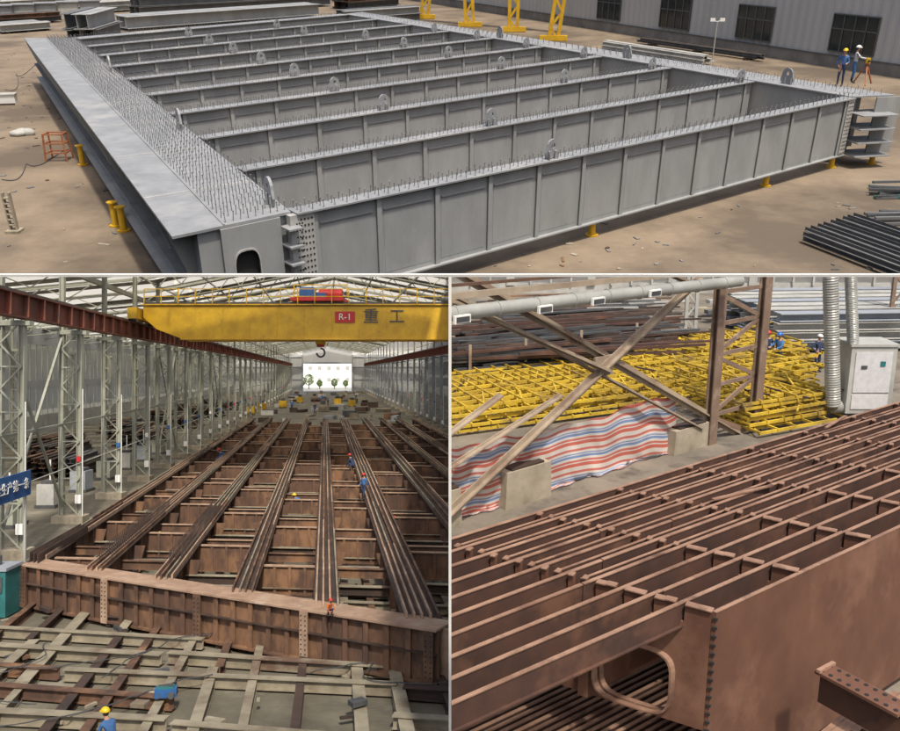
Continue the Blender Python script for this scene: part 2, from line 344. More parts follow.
# right edge box girder
OR_=S.bp(896,95,zt); ORF=S.bp(362,12,zt); NRr=NR+(NR-NL).normalized()*.1; dR=(FR-NR).normalized(); rx=(OR_-NR).normalized(); wr=(OR_-NR).length
mb=MB()
mb.hexa([NRr-Z*.05,OR_-Z*.05,ORF-Z*.05,FR-Z*.05],[NRr+Z*.015,OR_+Z*.015,ORF+Z*.015,FR+Z*.015],M_flange)
a0=NRr+rx*.1+dR*1.5; a1=OR_-rx*.2+dR*1.5; b0=FR+rx*.1; b1=ORF-rx*.1
mb.hexa([a0-Z*(zt-zb),a1-Z*(zt-zb),b1-Z*(zt-zb),b0-Z*(zt-zb)],[a0-Z*.05,a1-Z*.05,b1-Z*.05,b0-Z*.05],M_grey)
mb.bar(a0+rx*.02-dR*1.5-Z*.05,a0+rx*.02-Z*.05+dR*.1,.06,zt-zb,M_grey,top=True)
for k in range(4):
    z=Z*(.75+.62*k); mb.bar(NRr+rx*.2-z-dR*.1,NRr+rx*(wr-.35)-z-dR*.1,1.5,.05,M_flange)
mb.bar(NRr+rx*.5-Z*.05+dR*.6,NRr+rx*.5-Z*(zt-zb)+dR*.6,.05,.9,M_grey,up=rx)
mb.bar(NRr+rx*(wr-.5)-Z*.05-dR*.1,NRr+rx*(wr-.5)-Z*(zt-zb)-dR*.1,.08,1.3,M_grey,up=rx)
mb.bar(NRr+rx*wr*.5-Z*(zt-zb),OR_-rx*.2-Z*(zt-zb),1.4,.06,M_grey)
for r in range(4):
    f=.3+.5*r/3; studs(mb,lerp(NRr,OR_,f)+Z*.015,lerp(FR,ORF,f)+Z*.015,1,0,.6)
for t in(.08,.3,.55): lug(mb,lerp(NRr,FR,t)+rx*.5,dR,.6)
mb.build('box_girder',S)
mb=MB(); mb.bar(FL,FR,1.2,.05,M_flange,top=True); mb.bar(FL-Z*.05,FR-Z*.05,.8,zt-zb,M_grey,top=True); studs(mb,FL,FR,4,.9,.6); mb.build('box_girder',S)
def prop(p,h=None):
    mb=MB(); h=h or zb; mb.cyl(p,p+Z*.06,.24,M_yellow,n=12); mb.cyl(p+Z*.06,p+Z*(h-.04),.13,M_yellow,n=12); mb.cyl(p+Z*(h-.04),p+Z*(h-.002),.2,M_yellow,n=12); mb.build('support_post',S)
for t in(.42,.80,.985,.12):
    prop(Vector((*lerp(NL,NR,t).xy,0)))
for u,v in((116,226),(124,231),(83,165)):
    prop(S.bp(u,v),.95)
prop(Vector((*(OR_-rx*.5).xy,0)))
# factory building with corrugated wall
B0=S.bp(900,78); B1=S.bp(505,15); db=(B1-B0).normalized(); nb=Vector((db.y,-db.x,0)); 
if nb.x>0: nb=-nb
A_=B0-db*45; C_=B1+db*35; Lw=(C_-A_).length
mb=MB(); n=int(Lw/.22); vs=[];
for i in range(n+1):
    p=A_+db*(Lw*i/n)+nb*(.05 if i%4 in(0,1) else 0); vs+=[p+Z*.85,p+Z*13]
mb.add(vs,[(2*i,2*i+1,2*i+3,2*i+2) for i in range(n)],M_wall)
mb.bar(A_+Z*.9,C_+Z*.9,.30,.9,M_plinth,top=True)
mb.bar(A_+Z*.97+nb*.1,C_+Z*.97+nb*.1,.2,.07,M_frame,top=True)
mb.bar(A_+Z*13.2,C_+Z*13.2,.5,.3,M_frame,top=True)
mb.bar(A_-nb*20+Z*13.3,C_-nb*20+Z*13.3,40,.2,M_wall,top=True)
for e in(A_,C_): mb.hexa([e-nb*.2,e-nb*40,e-nb*40+db*.2,e-nb*.2+db*.2],[e-nb*.2+Z*13,e-nb*40+Z*13,e-nb*40+db*.2+Z*13,e-nb*.2+db*.2+Z*13],M_wall)
Bp=B0+nb*.08;Bq=B1+nb*.08
for (u0,u1) in((597,620),(660,690),(738,774),(834,881)):
    a=S.vp(u0,20,Bp,Bq); b=S.vp(u1,20,Bp,Bq); zl=1.25; zh=zl+2.8
    a.z=b.z=0; t=(a-b).normalized()
    mb.hexa([a+Z*zl-nb*.1,b+Z*zl-nb*.1,b+Z*zl+nb*.03,a+Z*zl+nb*.03],[a+Z*zh-nb*.1,b+Z*zh-nb*.1,b+Z*zh+nb*.03,a+Z*zh+nb*.03],M_glass)
    for z in(zl,zh,zl+.9*1.9): mb.bar(a+Z*z+nb*.06,b+Z*z+nb*.06,.1,.09,M_frame)
    for k in range(5): p=lerp(a,b,k/4); mb.bar(p+Z*zl+nb*.06,p+Z*zh+nb*.06,.08,.1,M_frame,up=nb)
mb.build('factory_building',S)
def laceleg(mb,p,q,w,m,n=8,r=.12,side=Vector((1,0,0))):
    a=side*w/2
    mb.bar(p-a,q-a,r*1.6,r*1.6,m); mb.bar(p+a,q+a,r*1.6,r*1.6,m)
    for i in range(n):
        s0=-1 if i%2 else 1; mb.bar(lerp(p,q,i/n)+a*s0,lerp(p,q,(i+1)/n)-a*s0,r,r,m)
mb=MB()
for (u,v,du) in((424,19,6),(470,27,-3),(513,32,0),(553,41,5)):
    p=S.bp(u,v); laceleg(mb,p,p+Z*11+Vector((du*.25,0,0)),.9,M_yellow,8,.22)
    mb.bar(p-Vector((1.4,0,0))+Z*.3,p+Vector((1.4,0,0))+Z*.3,.5,.5,M_yellow)
mb.bar(S.bp(400,19)+Z*11,S.bp(580,35)+Z*11,1.4,1.6,M_yellow)
mb.build('gantry_crane',S)
def stack(u0,v0,u1,v1,n,nm,m,h=.5,w=.5,lay=2,name='steel_beam_stack'):
    mb=MB(); p=S.bp(u0,v0); q=S.bp(u1,v1); d=(q-p).normalized(); sd=d.cross(Z).normalized()
    if sd.y<0: sd=-sd
    for l in range(lay):
        for k in range(n):
            o=sd*(k*w*1.25+R(-.1,.1))+Z*((l+1)*h+.2)+d*R(-.4,.4)
            mb.ib(p+o,q+o,w,h*.95,m if R(0,1)>.3 else nm)
    for t in(.1,.5,.9):
        c=lerp(p,q,t); mb.bar(c-sd*.3+Z*.1,c+sd*(n*w*1.25+.3)+Z*.1,.3,.2,M_rustd)
    mb.build(name,S)
stack(128,31,320,16,3,M_greyd,M_grey,1.3,1.2,1); stack(140,18,330,6,3,M_grey,M_greyd,1.1,1.0,2)
stack(2,34,52,30,4,M_lsteel,M_grey,.7,.9,1); stack(5,16,70,12,4,M_lsteel,M_lsteel,.8,1.0,2); stack(90,14,175,8,5,M_lsteel,M_lsteel,.6,.8,2)
stack(0,26,60,22,3,M_dsteel,M_rust,.5,.6,2); stack(205,9,300,4,3,M_lsteel,M_white,1.2,1.4,2); stack(70,48,98,38,3,M_greyd,M_grey,1.4,.9,2)
stack(345,28,420,22,3,M_grey,M_greyd,.8,.8,2); stack(600,50,700,66,4,M_greyd,M_lsteel,.3,.3,2); stack(350,10,400,6,4,M_dsteel,M_rust,.8,.9,2)
stack(640,44,760,62,3,M_dsteel,M_rust,.2,.2,2); stack(60,3,130,0,4,M_greyd,M_white,1.0,1.0,2); stack(180,3,260,0,4,M_lsteel,M_dsteel,1.0,1.0,2)
mb=MB()
for k in range(5):
    p=S.bp(4+k*22,22-k*1.5); mb.box(p+Z*.9,(2.4,1.6,1.8),M_lsteel if k%2 else M_grey,.3); mb.box(p+Z*1.9,(2.8,2.0,.12),M_flange,.3)
mb.build('steel_box_segments',S)
mb=MB(); p=S.bp(803,243); q=S.bp(905,283); r=S.bp(858,226)
for l in range(3):
    for k in range(9):
        t=(k+R(-.12,.12))/9; a=lerp(p,r,t)+Z*(.12+l*.17); b=a+(q-p)*R(.97,1.05)
        mb.bar(a,b,.16,.02,M_greyd); mb.bar(a+Vector((.0,.08,.05)),b+Vector((0,.08,.05)),.02,.13,M_dsteel)
mb.build('angle_steel_bundle',S)
mb=MB()
for k in range(14):
    a=S.bp(R(866,880),R(186,200))+Z*R(.05,.3); b=a+Vector((R(2,3.4),R(-.9,.3),0)); mb.bar(a,b,.12,.1,random.choice([M_teal,M_dsteel,M_greyd]))
mb.build('offcut_pile',S)
mb=MB()
for k in range(8):
    a=S.bp(R(862,880),R(216,226))+Z*R(.05,.3); mb.bar(a,a+Vector((R(2,3.4),R(-.4,.3),0)),.14,.1,random.choice([M_greyd,M_dsteel]))
mb.build('offcut_pile',S)
mb=MB(); p=S.bp(60,160); 
for sx in(-.45,.45):
    for sy in(-.3,.3): mb.bar(p+Vector((sx*1.15,sy*1.3,0)),p+Vector((sx,sy,1.3)),.07,.07,M_orange)
    for z in(.4,.85,1.28): mb.bar(p+Vector((sx,-.33,z)),p+Vector((sx,.33,z)),.06,.06,M_orange)
for sy in(-.3,.3):
    for z in(.4,.85,1.28): mb.bar(p+Vector((-.48,sy,z)),p+Vector((.48,sy,z)),.06,.06,M_orange)
mb.build('trestle',S)
mb=MB(); p=S.bp(15,232); mb.box(p+Z*.05,(.5,.5,.1),M_conc)
for sx in(-.12,.12): mb.bar(p+Vector((sx,0,.1)),p+Vector((sx,0,1.5)),.06,.16,M_conc)
for k in range(6): mb.box(p+Vector((0,-.02,.3+k*.2)),(.2,.18,.05),M_conc)
mb.build('ladder_post',S)
mb=MB(); p=S.bp(9,104); mb.box(p+Z*.3,(1.0,.7,.6),M_white,.2); mb.box(p+Z*.64,(1.1,.8,.06),M_lsteel,.2); mb.box(p+Z*.05+Vector((0,-.4,0)),(1.1,.1,.1),M_rustd,.2); mb.build('tool_chest',S)
mb=MB(); p=S.bp(32,134)
for k in range(5): mb.ell(p+Vector((R(-.6,.6),R(-.4,.4),.12)),(R(.35,.55),R(.25,.4),R(.15,.28)),M_lsteel,9,6)
mb.build('sack_pile',S)
mb=MB()
for k in range(110):
    u,v=(R(0,60),R(50,130)) if k<35 else (R(0,120),R(130,270)) if k<60 else (R(480,900),R(190,270))
    s_=R(.3,1); p=S.bp(u,v); mb.box(p+Z*.02,(R(.08,.5)*s_,R(.05,.2)*s_,.04),random.choice([M_conc,M_rust,M_greyd,M_plinth]),R(0,3))
for (u0,v0,u1,v1) in((2,180,70,150),(5,90,40,60)):
    pr=None
    for i in range(24):
        t=i/23; c=S.bp(lerp(u0,u1,t)+6*sin(t*9),lerp(v0,v1,t)+4*sin(t*13))+Z*.03
        if pr is not None: mb.bar(pr,c,.03,.03,M_dsteel)
        pr=c
mb.build('yard_debris',S)
zz=zt+.015
for (u,v,hd,sh,pa,ha,po) in((839,86,2.4,M_denim,M_navy,M_hatY,'hip'),(851,83,-1.9,M_whitec,M_denim,M_hatW,'reach')):
    q=S.bp(u,v,zz); hgt=S.vz(q,v-38)-zz; person(S,q,hgt,hd,sh,pa,ha,po)
mb=MB(); p=S.bp(863,84,zz); hh=S.vz(p,60)-zz
for a in(.3,2.4,4.5): mb.bar(p+Vector((cos(a)*.5,sin(a)*.5,0)),p+Z*hh*.85,.06,.06,M_orange)
mb.cyl(p+Z*hh*.83,p+Z*hh*.88,.13,M_orange,n=10); mb.box(p+Z*hh*.97,(.18,.16,.26),M_yellow); mb.cyl(p+Z*hh*.97-Vector((0,.16,0)),p+Z*hh*.97+Vector((0,.16,0)),.05,M_hole,n=8)
mb.build('survey_tripod',S)
mb=MB(); p=S.bp(712,62); mb.cyl(p,p+Z*3.2,.05,M_lsteel,n=8); mb.cyl(p,p+Z*.1,.25,M_lsteel,n=10)
for sx in(-1,1): mb.bar(p+Z*3.2,p+Z*3.35+Vector((sx*.4,0,0)),.05,.05,M_white); mb.box(p+Z*3.35+Vector((sx*.4,0,0)),(.4,.15,.25),M_white)
mb.build('floodlight_stand',S)
mb=MB(); f=S.ray(450,275.2)
mb.bar(Vector((-60,f.y*16,S.H+f.z*16)),Vector((60,f.y*16,S.H+f.z*16)),.05,.05,M_white); mb.build('deck_edge_beam',S,clip=False)

# =================================================================== BOTTOM LEFT : HALL
S=BL
DX=(325-450)/850.0
def hp(xp,y,z=0): return Vector((xp+DX*y,y,z))
mb=MB(); mb.add([hp(-60,8),hp(70,8),hp(70,800),hp(-60,800)],[(0,1,2,3)],M_floor); mb.build('hall_floor',S)
mb=MB()
fl=S.bp(22,612);fr_=S.bp(440,690); dfl=(fr_-fl).normalized()
for k in range(-9,14):
    x=-12.0+(k+9)*1.15+R(-.15,.15)
    y0=13
    while y0<118:
        y1=y0+R(7,14); o=R(-.12,.12)
        mb.ib(hp(x+o,y0,.30),hp(x+o+R(-.25,.25),y1,.30),R(.2,.34),.29,random.choice([M_rail,M_rail,M_rust,M_rustd]),.03,.03); y0=y1+.1
for k in range(34):
    y=15.0+k*1.5+ (k>10)*(k-10)*1.7
    x0=-11.5
    while x0<13:
        x1=x0+R(4,9); f0_=lambda x:y-(x+0)*.17
        a=hp(x0,f0_(x0)+R(-.25,.25),.36 ); b=hp(x1,f0_(x1)+R(-.25,.25),.36)
        if R(0,1)>.12: mb.ib(a,b,R(.18,.32),.3,random.choice([M_rail,M_rail,M_rustd,M_rust]),.03,.03)
        x0=x1+.15
mb.build('floor_support_rails',S)
mb=MB()
for k in range(520):
    p=hp(R(-11,11),R(15,95)); mb.box(p+Z*R(.03,.42),(R(.06,.7),R(.05,.3),R(.04,.12)),random.choice([M_rust,M_rail,M_rustd,M_conc,M_dsteel,M_rail]),R(0,3))
for k in range(14):
    pr=None; c0=hp(R(-10,8),R(16,50),.4); an=R(0,6)
    for i in range(26):
        an+=R(-.5,.5); c=c0+Vector((cos(an)*.25,sin(an)*.25,0))
        if pr is not None: mb.bar(pr,c,.022,.022,M_dsteel)
        pr=c; c0=c
mb.build('shop_debris',S)
zf=1.55; a=S.bp(22,564,zf); b=S.bp(437,630,zf); d=(b-a).normalized(); sd=Vector((-d.y,d.x,0))
hF=1.35
mb=MB()
mb.bar(a+sd*.40,b+sd*.40,.95,.05,M_rustl,top=True); mb.bar(a+sd*.12-Z*.05,b+sd*.12-Z*.05,.06,hF,M_rust,top=True); mb.bar(a+sd*.3-Z*(hF),b+sd*.3-Z*hF,.8,.05,M_rust,top=True)
mb.bar(a-sd*.02-Z*.62,b-sd*.02-Z*.62,.12,.025,M_rustd)
for k in range(25):
    c=lerp(a,b,.012+k*.976/24); mb.bar(c+sd*.0-Z*.05,c-Z*hF,.035,.15,M_rust,up=d)
for k in(0,6,12,18,24):
    c=lerp(a,b,.012+k*.976/24)-sd*.1; mb.bar(c-Z*.04,c-Z*(hF+.06),.26,.04,M_rustl if k in(6,18) else M_rust,up=sd)
    for z in range(9):
        for q in(-.07,.07): mb.cyl(c-sd*.02+d*q-Z*(.15+z*.13),c-sd*.035+d*q-Z*(.15+z*.13),.02,M_hole,n=6)
for e in(a,b): mb.bar(e+sd*.4-Z*.06,e+sd*.4-Z*hF,.05,.9,M_rustl,up=d)
for k in range(6): mb.box(lerp(a,b,(k+.3)/6)+sd*.3-Z*(hF+.18),(.5,.5,.3),M_rustd)
mb.build('end_girder',S)
def fp(u): return lerp(a,b,(u-22)/415.0)
def xph(p): return p.x-DX*p.y
starts=[(a+sd*.5,.45,3),(S.bp(90,573,zf),.5,4),(S.bp(160,582,zf),.52,4),(S.bp(240,595,zf),.56,4),(S.bp(325,609,zf),.6,4),(S.bp(422,622,zf),.85,5)]
xs=[]
def longi(p,wid,nr,yend=118,name='longitudinal_girder'):
    xp=xph(p); mb=MB(); q=hp(xp,yend,zf)
    for r in range(nr):
        o=Vector(((r/(nr-1)-.5)*wid,0,0)); y=p.y
        while y<yend:
            y2=min(y+R(5,13),yend); o2=Vector((R(-.012,.012),0,R(-.02,.015)))
            mb.bar(hp(xp,y,zf+.14)+o+o2,hp(xp,y2-.05,zf+.14)+o+o2,wid/nr*.36,.14,random.choice([M_rustl,M_rustl,M_rail,M_rust]),top=True); y=y2
    mb.bar(p-Z*.001,q-Z*.001,wid*1.25,.05,M_rustd,top=True)  # dark plate paints shade into the gaps between the top bars
    mb.bar(p-Z*.05,q-Z*.05,.06,hF,M_rust,top=True); mb.bar(p-Z*hF,q-Z*hF,wid*.9,.05,M_rustl,top=True)
    y=p.y+1.2
    while y<yend:
        for sx in(-1,1): mb.box(hp(xp+sx*wid*.25,y,zf-.7),(wid*.45,.06,hF-.1),M_rust)
        y+=1.8+y*.02
    mb.build(name,S); return xp
for p,w,nr in starts: xs.append(longi(p+Vector((0,.3,0)),w,nr))
for xp,w in((xs[-1]+2.9,.7),(xs[-1]+5.2,.5),(xs[-1]+7.4,.7),(xs[-1]+9.6,.5)): xs.append(longi(hp(xp,20,zf),w,3))
# cross beams / diaphragm frames
k=0; y=a.y+1.6
while y<116:
    mb=MB()
    for i in range(len(xs)-1):
        y0=y- (xs[i]-xs[0])*.16+ (k*7+i*5)%3*.3; y1=y0-.16*(xs[i+1]-xs[i])*.5
        p=hp(xs[i]+.2,y0,zf-.12); q=hp(xs[i+1]-.2,y1,zf-.12)
        if p.y<fp(22+415*min(1,i/5)).y+.8: continue
        kind=(k+i)%3
        if kind==0:
            mb.ib(p,q,.20,1.0,M_rust,.04,.04,mf=M_rustl)
            for t in(.25,.5,.75): c=lerp(p,q,t); mb.bar(c-Vector((0,.06,.05)),c-Vector((0,.06,.98)),.035,.09,M_rust,up=Vector((1,0,0)))
        elif kind==1: mb.ib(p-Z*.15,q-Z*.15,.18,.32,M_rust,.03,.03,mf=M_rustl if R(0,1)>.4 else M_rust)
        else:
            mb.ib(p-Z*.5,q-Z*.5,.22,.3,M_rustd,.03,.03,mf=M_rail)
            for pp,s_ in((p,1),(q,-1)): mb.prism([pp,pp-Z*.9,pp-Z*.9+Vector((s_*.25,0,0)),pp+Vector((s_*.5,0,0))],Vector((0,.04,0)),M_rust)
        if kind!=2 and k%2==0: mb.ib(p-Z*.75,q-Z*.75,.25,.3,M_rustd,.03,.03,mf=M_rail)
    if mb.v: mb.build('cross_beam',S)
    k+=1; y+=1.7+ y*.022
mb=MB()
for t in range(60):
    c=lerp(a,S.bp(75,533,zf),t/60)+sd*.3; 
    for r in range(3): mb.cyl(c+d*r*.2,c+d*r*.2+Z*.35,.02,M_rustd,n=4)
for t in range(44):
    c=hp(xs[1]-.2,a.y+.5+t*.25,zf+.14)
    for r in range(3): mb.cyl(c+Vector((r*.2,0,0)),c+Vector((r*.2,0,.3)),.018,M_rustd,n=4)
    c=hp(xs[2]-.2,a.y+t*.25,zf+.14)
    for r in range(3): mb.cyl(c+Vector((r*.2,0,0)),c+Vector((r*.2,0,.3)),.018,M_rustd,n=4)
mb.build('shear_studs',S)
def hall_col(xp,y,m,h=17.0,w=1.3,rail=10.2,foot=True):
    mb=MB()
    for sx in(-w/2,w/2):
        c=hp(xp+sx,y); hh=rail if sx==w/2*(1 if xp<0 else -1) else h
        mb.bar(c,c+Z*hh,.24,.04,m,up=Vector((0,1,0)))
        for e in(-.11,.11): mb.bar(c+Vector((e,0,0)),c+Vector((e,0,hh)),.035,.26,m,up=Vector((0,1,0)))
    n=10
    for i in range(n):
        z0=.4+(rail-.4)*i/n; z1=.4+(rail-.4)*(i+1)/n; s0=-w/2 if i%2 else w/2
        mb.bar(hp(xp+s0,y-.12,z0),hp(xp-s0,y-.12,z1),.07,.05,m,up=Vector((0,1,0)))
        if i%2: mb.bar(hp(xp-w/2,y-.1,z1),hp(xp+w/2,y-.1,z1),.07,.05,m,up=Vector((0,1,0)))
    mb.box(hp(xp,y,.2),(w+.7,.9,.4),M_conc); 
    mb.bar(hp(xp-w/2-.2,y,rail-.1),hp(xp+w/2+.4*(1 if xp<0 else -1),y,rail-.1),.4,.2,m)
    if foot:
        mb.box(hp(xp+.5*(1 if xp<0 else -1),y-.35,1.3),(.3,.12,.45),M_white); mb.cyl(hp(xp+w/2+.2,y-.2,.3),hp(xp+w/2+.2,y-.2,5.5+R(0,2)),.03,M_white,n=6)
        mb.box(hp(xp+w/2,y-.22,3.4),(.22,.05,.3),random.choice([M_blue,M_white,M_red]))
    mb.build('lattice_column',S)
y=28.0
for k in range(30):
    hall_col(-13.5,y,M_col,w=.95)
    if y>95: hall_col(16.2,y,M_colb,w=1.3)
    if k%2==0 and y<230: hall_col(-30,y+3,M_col,w=.8,foot=False)
    y+=8.6 if k<14 else 12
    if y>330: break
for xp in(-13.1,15.6):
    mb=MB(); p=hp(xp,20,11.35); q=hp(xp,338,11.35); mb.ib(p,q,.55,1.05,M_crail,.06,.06); mb.bar(p+Z*.15,q+Z*.15,.12,.15,M_dsteel,top=True)
    for i in range(150):
        yy=20+i*2.1; mb.box(hp(xp+(.16 if xp<0 else -.16),yy,10.82),(.26,.05,.9),M_crail)
    mb.bar(hp(xp-.9,20,11.9),hp(xp-.9,338,11.9),.05,.05,M_yellow) if xp>0 else mb.bar(hp(xp-1.2,20,11.3),hp(xp-1.2,338,11.3),.7,.06,M_crail)
    mb.build('crane_runway_beam',S)
mb=MB()
for k in range(14):
    y0=28+k*8.6
    if k%4==1:
        mb.bar(hp(-14.0,y0,.8),hp(-14.0,y0+8.6,9.8),.12,.12,M_col); mb.bar(hp(-13.9,y0,9.8),hp(-13.9,y0+8.6,.8),.12,.12,M_col)
mb.bar(hp(-13.9,20,5.2),hp(-13.9,330,5.2),.12,.14,M_col); mb.bar(hp(-14.2,20,13.6),hp(-14.2,330,13.6),.2,.3,M_col)
mb.cyl(hp(-12.9,20,3.2),hp(-12.9,330,3.2),.03,M_lsteel,n=6)
mb.build('column_bracing',S)
mb=MB(); yc=57.5
for yy in(yc,yc+3.0):
    x0=-12.3;x1=15.2
    mb.prism([hp(x0,yy,11.7),hp(x0+.9,yy,10.9),hp(x0+2.6,yy,10.25),hp(x1,yy,10.25),hp(x1,yy,12.45),hp(x0,yy,12.45)],Vector((0,.9,0)),M_yellow)
    mb.bar(hp(x0,yy+.45,12.56),hp(x1,yy+.45,12.56),1.2,.08,M_yellow); mb.bar(hp(x0+2.6,yy+.4,10.22),hp(x1,yy+.4,10.22),1.1,.07,M_yellow)
    mb.bar(hp(x0,yy+.4,12.70),hp(x1,yy+.4,12.70),.1,.14,M_dsteel)
    for i in range(14): mb.box(hp(x0+3.5+i*1.85,yy-.012,11.35),(.03,.02,2.1),M_yellow)
for yy,zz_ in((yc-.25,12.6),):
    for i in range(24): mb.bar(hp(-12.2+i*1.15,yy,zz_),hp(-12.2+i*1.15,yy,zz_+1.0),.06,.06,M_yellow)
    for z in(.5,1.0): mb.bar(hp(-12.2,yy,zz_+z),hp(15,yy,zz_+z),.05,.05,M_yellow)
mb.bar(hp(-12.7,yc-1.6,11.9),hp(-12.7,yc+5.4,11.9),.6,.75,M_yellow)
for yy in(yc-1.1,yc+4.8): mb.cyl(hp(-12.95,yy,11.65),hp(-12.45,yy,11.65),.35,M_dsteel,n=14)
tx=-.3
mb.box(hp(tx,yc+1.8,12.95),(3.6,3.6,.25),M_red); mb.box(hp(tx-.9,yc+1.3,13.45),(1.0,1.0,.75),M_blue); mb.cyl(hp(tx-.1,yc+1.6,13.4),hp(tx+1.5,yc+1.6,13.4),.38,M_red,n=14); mb.box(hp(tx+1.0,yc+2.8,13.4),(.9,.7,.6),M_blue); mb.box(hp(tx,yc+.6,13.2),(.7,.4,.4),M_blue)
for sx in(-1.8,1.8): mb.bar(hp(tx+sx,yc,13.05),hp(tx+sx,yc,13.9),.06,.06,M_yellow)
mb.bar(hp(tx-1.8,yc,13.9),hp(tx+1.8,yc,13.9),.06,.06,M_yellow)
for dx_ in(-.25,-.08,.08,.25): mb.cyl(hp(tx+dx_,yc+1.9,12.8),hp(tx+dx_*.6,yc+1.9,10.4),.03,M_dsteel,n=5)
mb.cyl(hp(tx-.3,yc+1.9,10.25),hp(tx+.3,yc+1.9,10.25),.38,M_yellow,n=14); mb.box(hp(tx,yc+1.9,10.0),(.45,.4,.5),M_red)
pr=None
for i in range(12):
    an=pi/2-i*.42; c=hp(tx+cos(an)*.28,yc+1.9,9.35+sin(an)*.3)
    if pr is not None: mb.bar(pr,c,.12,.12,M_dsteel)
    pr=c
crane=mb.build('bridge_crane',S)
def text(st,body,p,size,m,parent,name,rotz=0,ext=.01):
    cu=bpy.data.curves.new(name,'FONT'); cu.body=body; cu.size=size; cu.extrude=ext; cu.align_x='CENTER'; cu.align_y='CENTER'; cu.materials.append(m)
    o=bpy.data.objects.new(name,cu); sc.collection.objects.link(o); o.parent=parent; bpy.context.view_layer.update()
    o.matrix_world=st.M@Matrix.Translation(p)@Matrix.Rotation(rotz,4,'Z')@Matrix.Rotation(pi/2,4,'X'); return o
mb=MB(); pc=S.aty(345,317,yc-.06); mb.box(pc,(1.35,.04,.75),M_red); lab_=mb.build('label_plate',S); lab_.parent=crane; lab_.matrix_parent_inverse=crane.matrix_world.inverted()
text(S,'R-1',pc-Vector((0,.04,0)),.62,M_white,crane,'label_text')
text(S,'重',S.aty(371,317,yc-.06),1.1,M_dsteel,crane,'crane_lettering'); text(S,'工',S.aty(397,317,yc-.06),1.1,M_dsteel,crane,'crane_lettering')
mb=MB()
for (x0,x1,z0,z1) in((-46,-14,12.5,15.5),(-14,1,15.5,18.5),(1,16,18.5,15.5),(16,46,15.5,13)):
    y=46; i=0
    while y<338:
        m=M_sky if i%2==0 else M_lsteel; y2=min(y+ (4.0 if i%2==0 else 2.4),338)
        mb.add([hp(x0,y,z0),hp(x1,y,z1),hp(x1,y2,z1),hp(x0,y2,z0)],[(0,1,2,3)],m); y=y2; i+=1
mb.build('hall_roof',S)
mb=MB(); y=49
while y<335:
    for (x0,x1,z0,z1) in((-46,-14,12.3,15.3),(-14,1,15.3,18.3),(1,16,18.3,15.3)):
        mb.bar(hp(x0,y,z0),hp(x1,y,z1),.2,.22,M_col)
        for i in range(8):
            t=i/8; t2=(i+.5)/8; zz0=lerp(z0,z1,t); zz1=lerp(z0,z1,t2)
            mb.bar(hp(lerp(x0,x1,t),y,zz0),hp(lerp(x0,x1,t2),y,zz1-1.0),.07,.07,M_col); mb.bar(hp(lerp(x0,x1,t2),y,zz1-1.0),hp(lerp(x0,x1,t+.125),y,lerp(z0,z1,t+.125)),.07,.07,M_col)
            if i<7: mb.bar(hp(lerp(x0,x1,t2),y,zz1-1.0),hp(lerp(x0,x1,t2+.125),y,lerp(z0,z1,t2+.125)-1.0),.09,.09,M_col)
    y+=8.6
for i in range(9):
    x=-14+30*i/8; z=18.2-abs(x-1)*.2; mb.bar(hp(x,46,z),hp(x,338,z),.10,.14,M_col)
mb.build('roof_trusses',S)
def wallrun(xp,name,y0=20,y1=342,h=14):
    mb=MB(); s_=.15
    for z0,z1,m in((0,2.6,M_lsteel),(6.0,7.0,M_wall),(11.4,h,M_wall)):
        mb.hexa([hp(xp,y0,z0),hp(xp+s_,y0,z0),hp(xp+s_,y1,z0),hp(xp,y1,z0)],[hp(xp,y0,z1),hp(xp+s_,y0,z1),hp(xp+s_,y1,z1),hp(xp,y1,z1)],m)
    for z0,z1 in((2.6,6.0),(7,11.4)):
        mb.add([hp(xp+.05,y0,z0),hp(xp+.05,y1,z0),hp(xp+.05,y1,z1),hp(xp+.05,y0,z1)],[(0,1,2,3)],M_sky)
        y=y0
        while y<y1: mb.bar(hp(xp+.05,y,z0),hp(xp+.05,y,z1),.12,.12,M_col); y+=2.2
    mb.build(name,S)
wallrun(-36,'hall_side_wall'); wallrun(40,'hall_side_wall')
mb=MB(); yb=340
for x0,x1,z0,z1 in((-46,-9,0,15),(11,46,0,15),(-9,11,11.5,18.5)):
    mb.hexa([hp(x0,yb,z0),hp(x1,yb,z0),hp(x1,yb+.5,z0),hp(x0,yb+.5,z0)],[hp(x0,yb,z1),hp(x1,yb,z1),hp(x1,yb+.5,z1),hp(x0,yb+.5,z1)],M_wall)
for x in range(-44,44,5):
    if -9<x<11: continue
    mb.bar(hp(x,yb-.3,0),hp(x,yb-.3,15),.4,.4,M_col)
for z in(5,10,14): 
    for x0,x1 in((-46,-9),(11,46)): mb.bar(hp(x0,yb-.2,z),hp(x1,yb-.2,z),.3,.3,M_colb)
for sx in(-9,11): mb.bar(hp(sx,yb-.4,0),hp(sx,yb-.4,11.5),.6,.6,M_colb)
mb.bar(hp(-9,yb-.4,11.6),hp(11,yb-.4,11.6),.6,.6,M_colb)
mb.build('hall_end_wall',S)
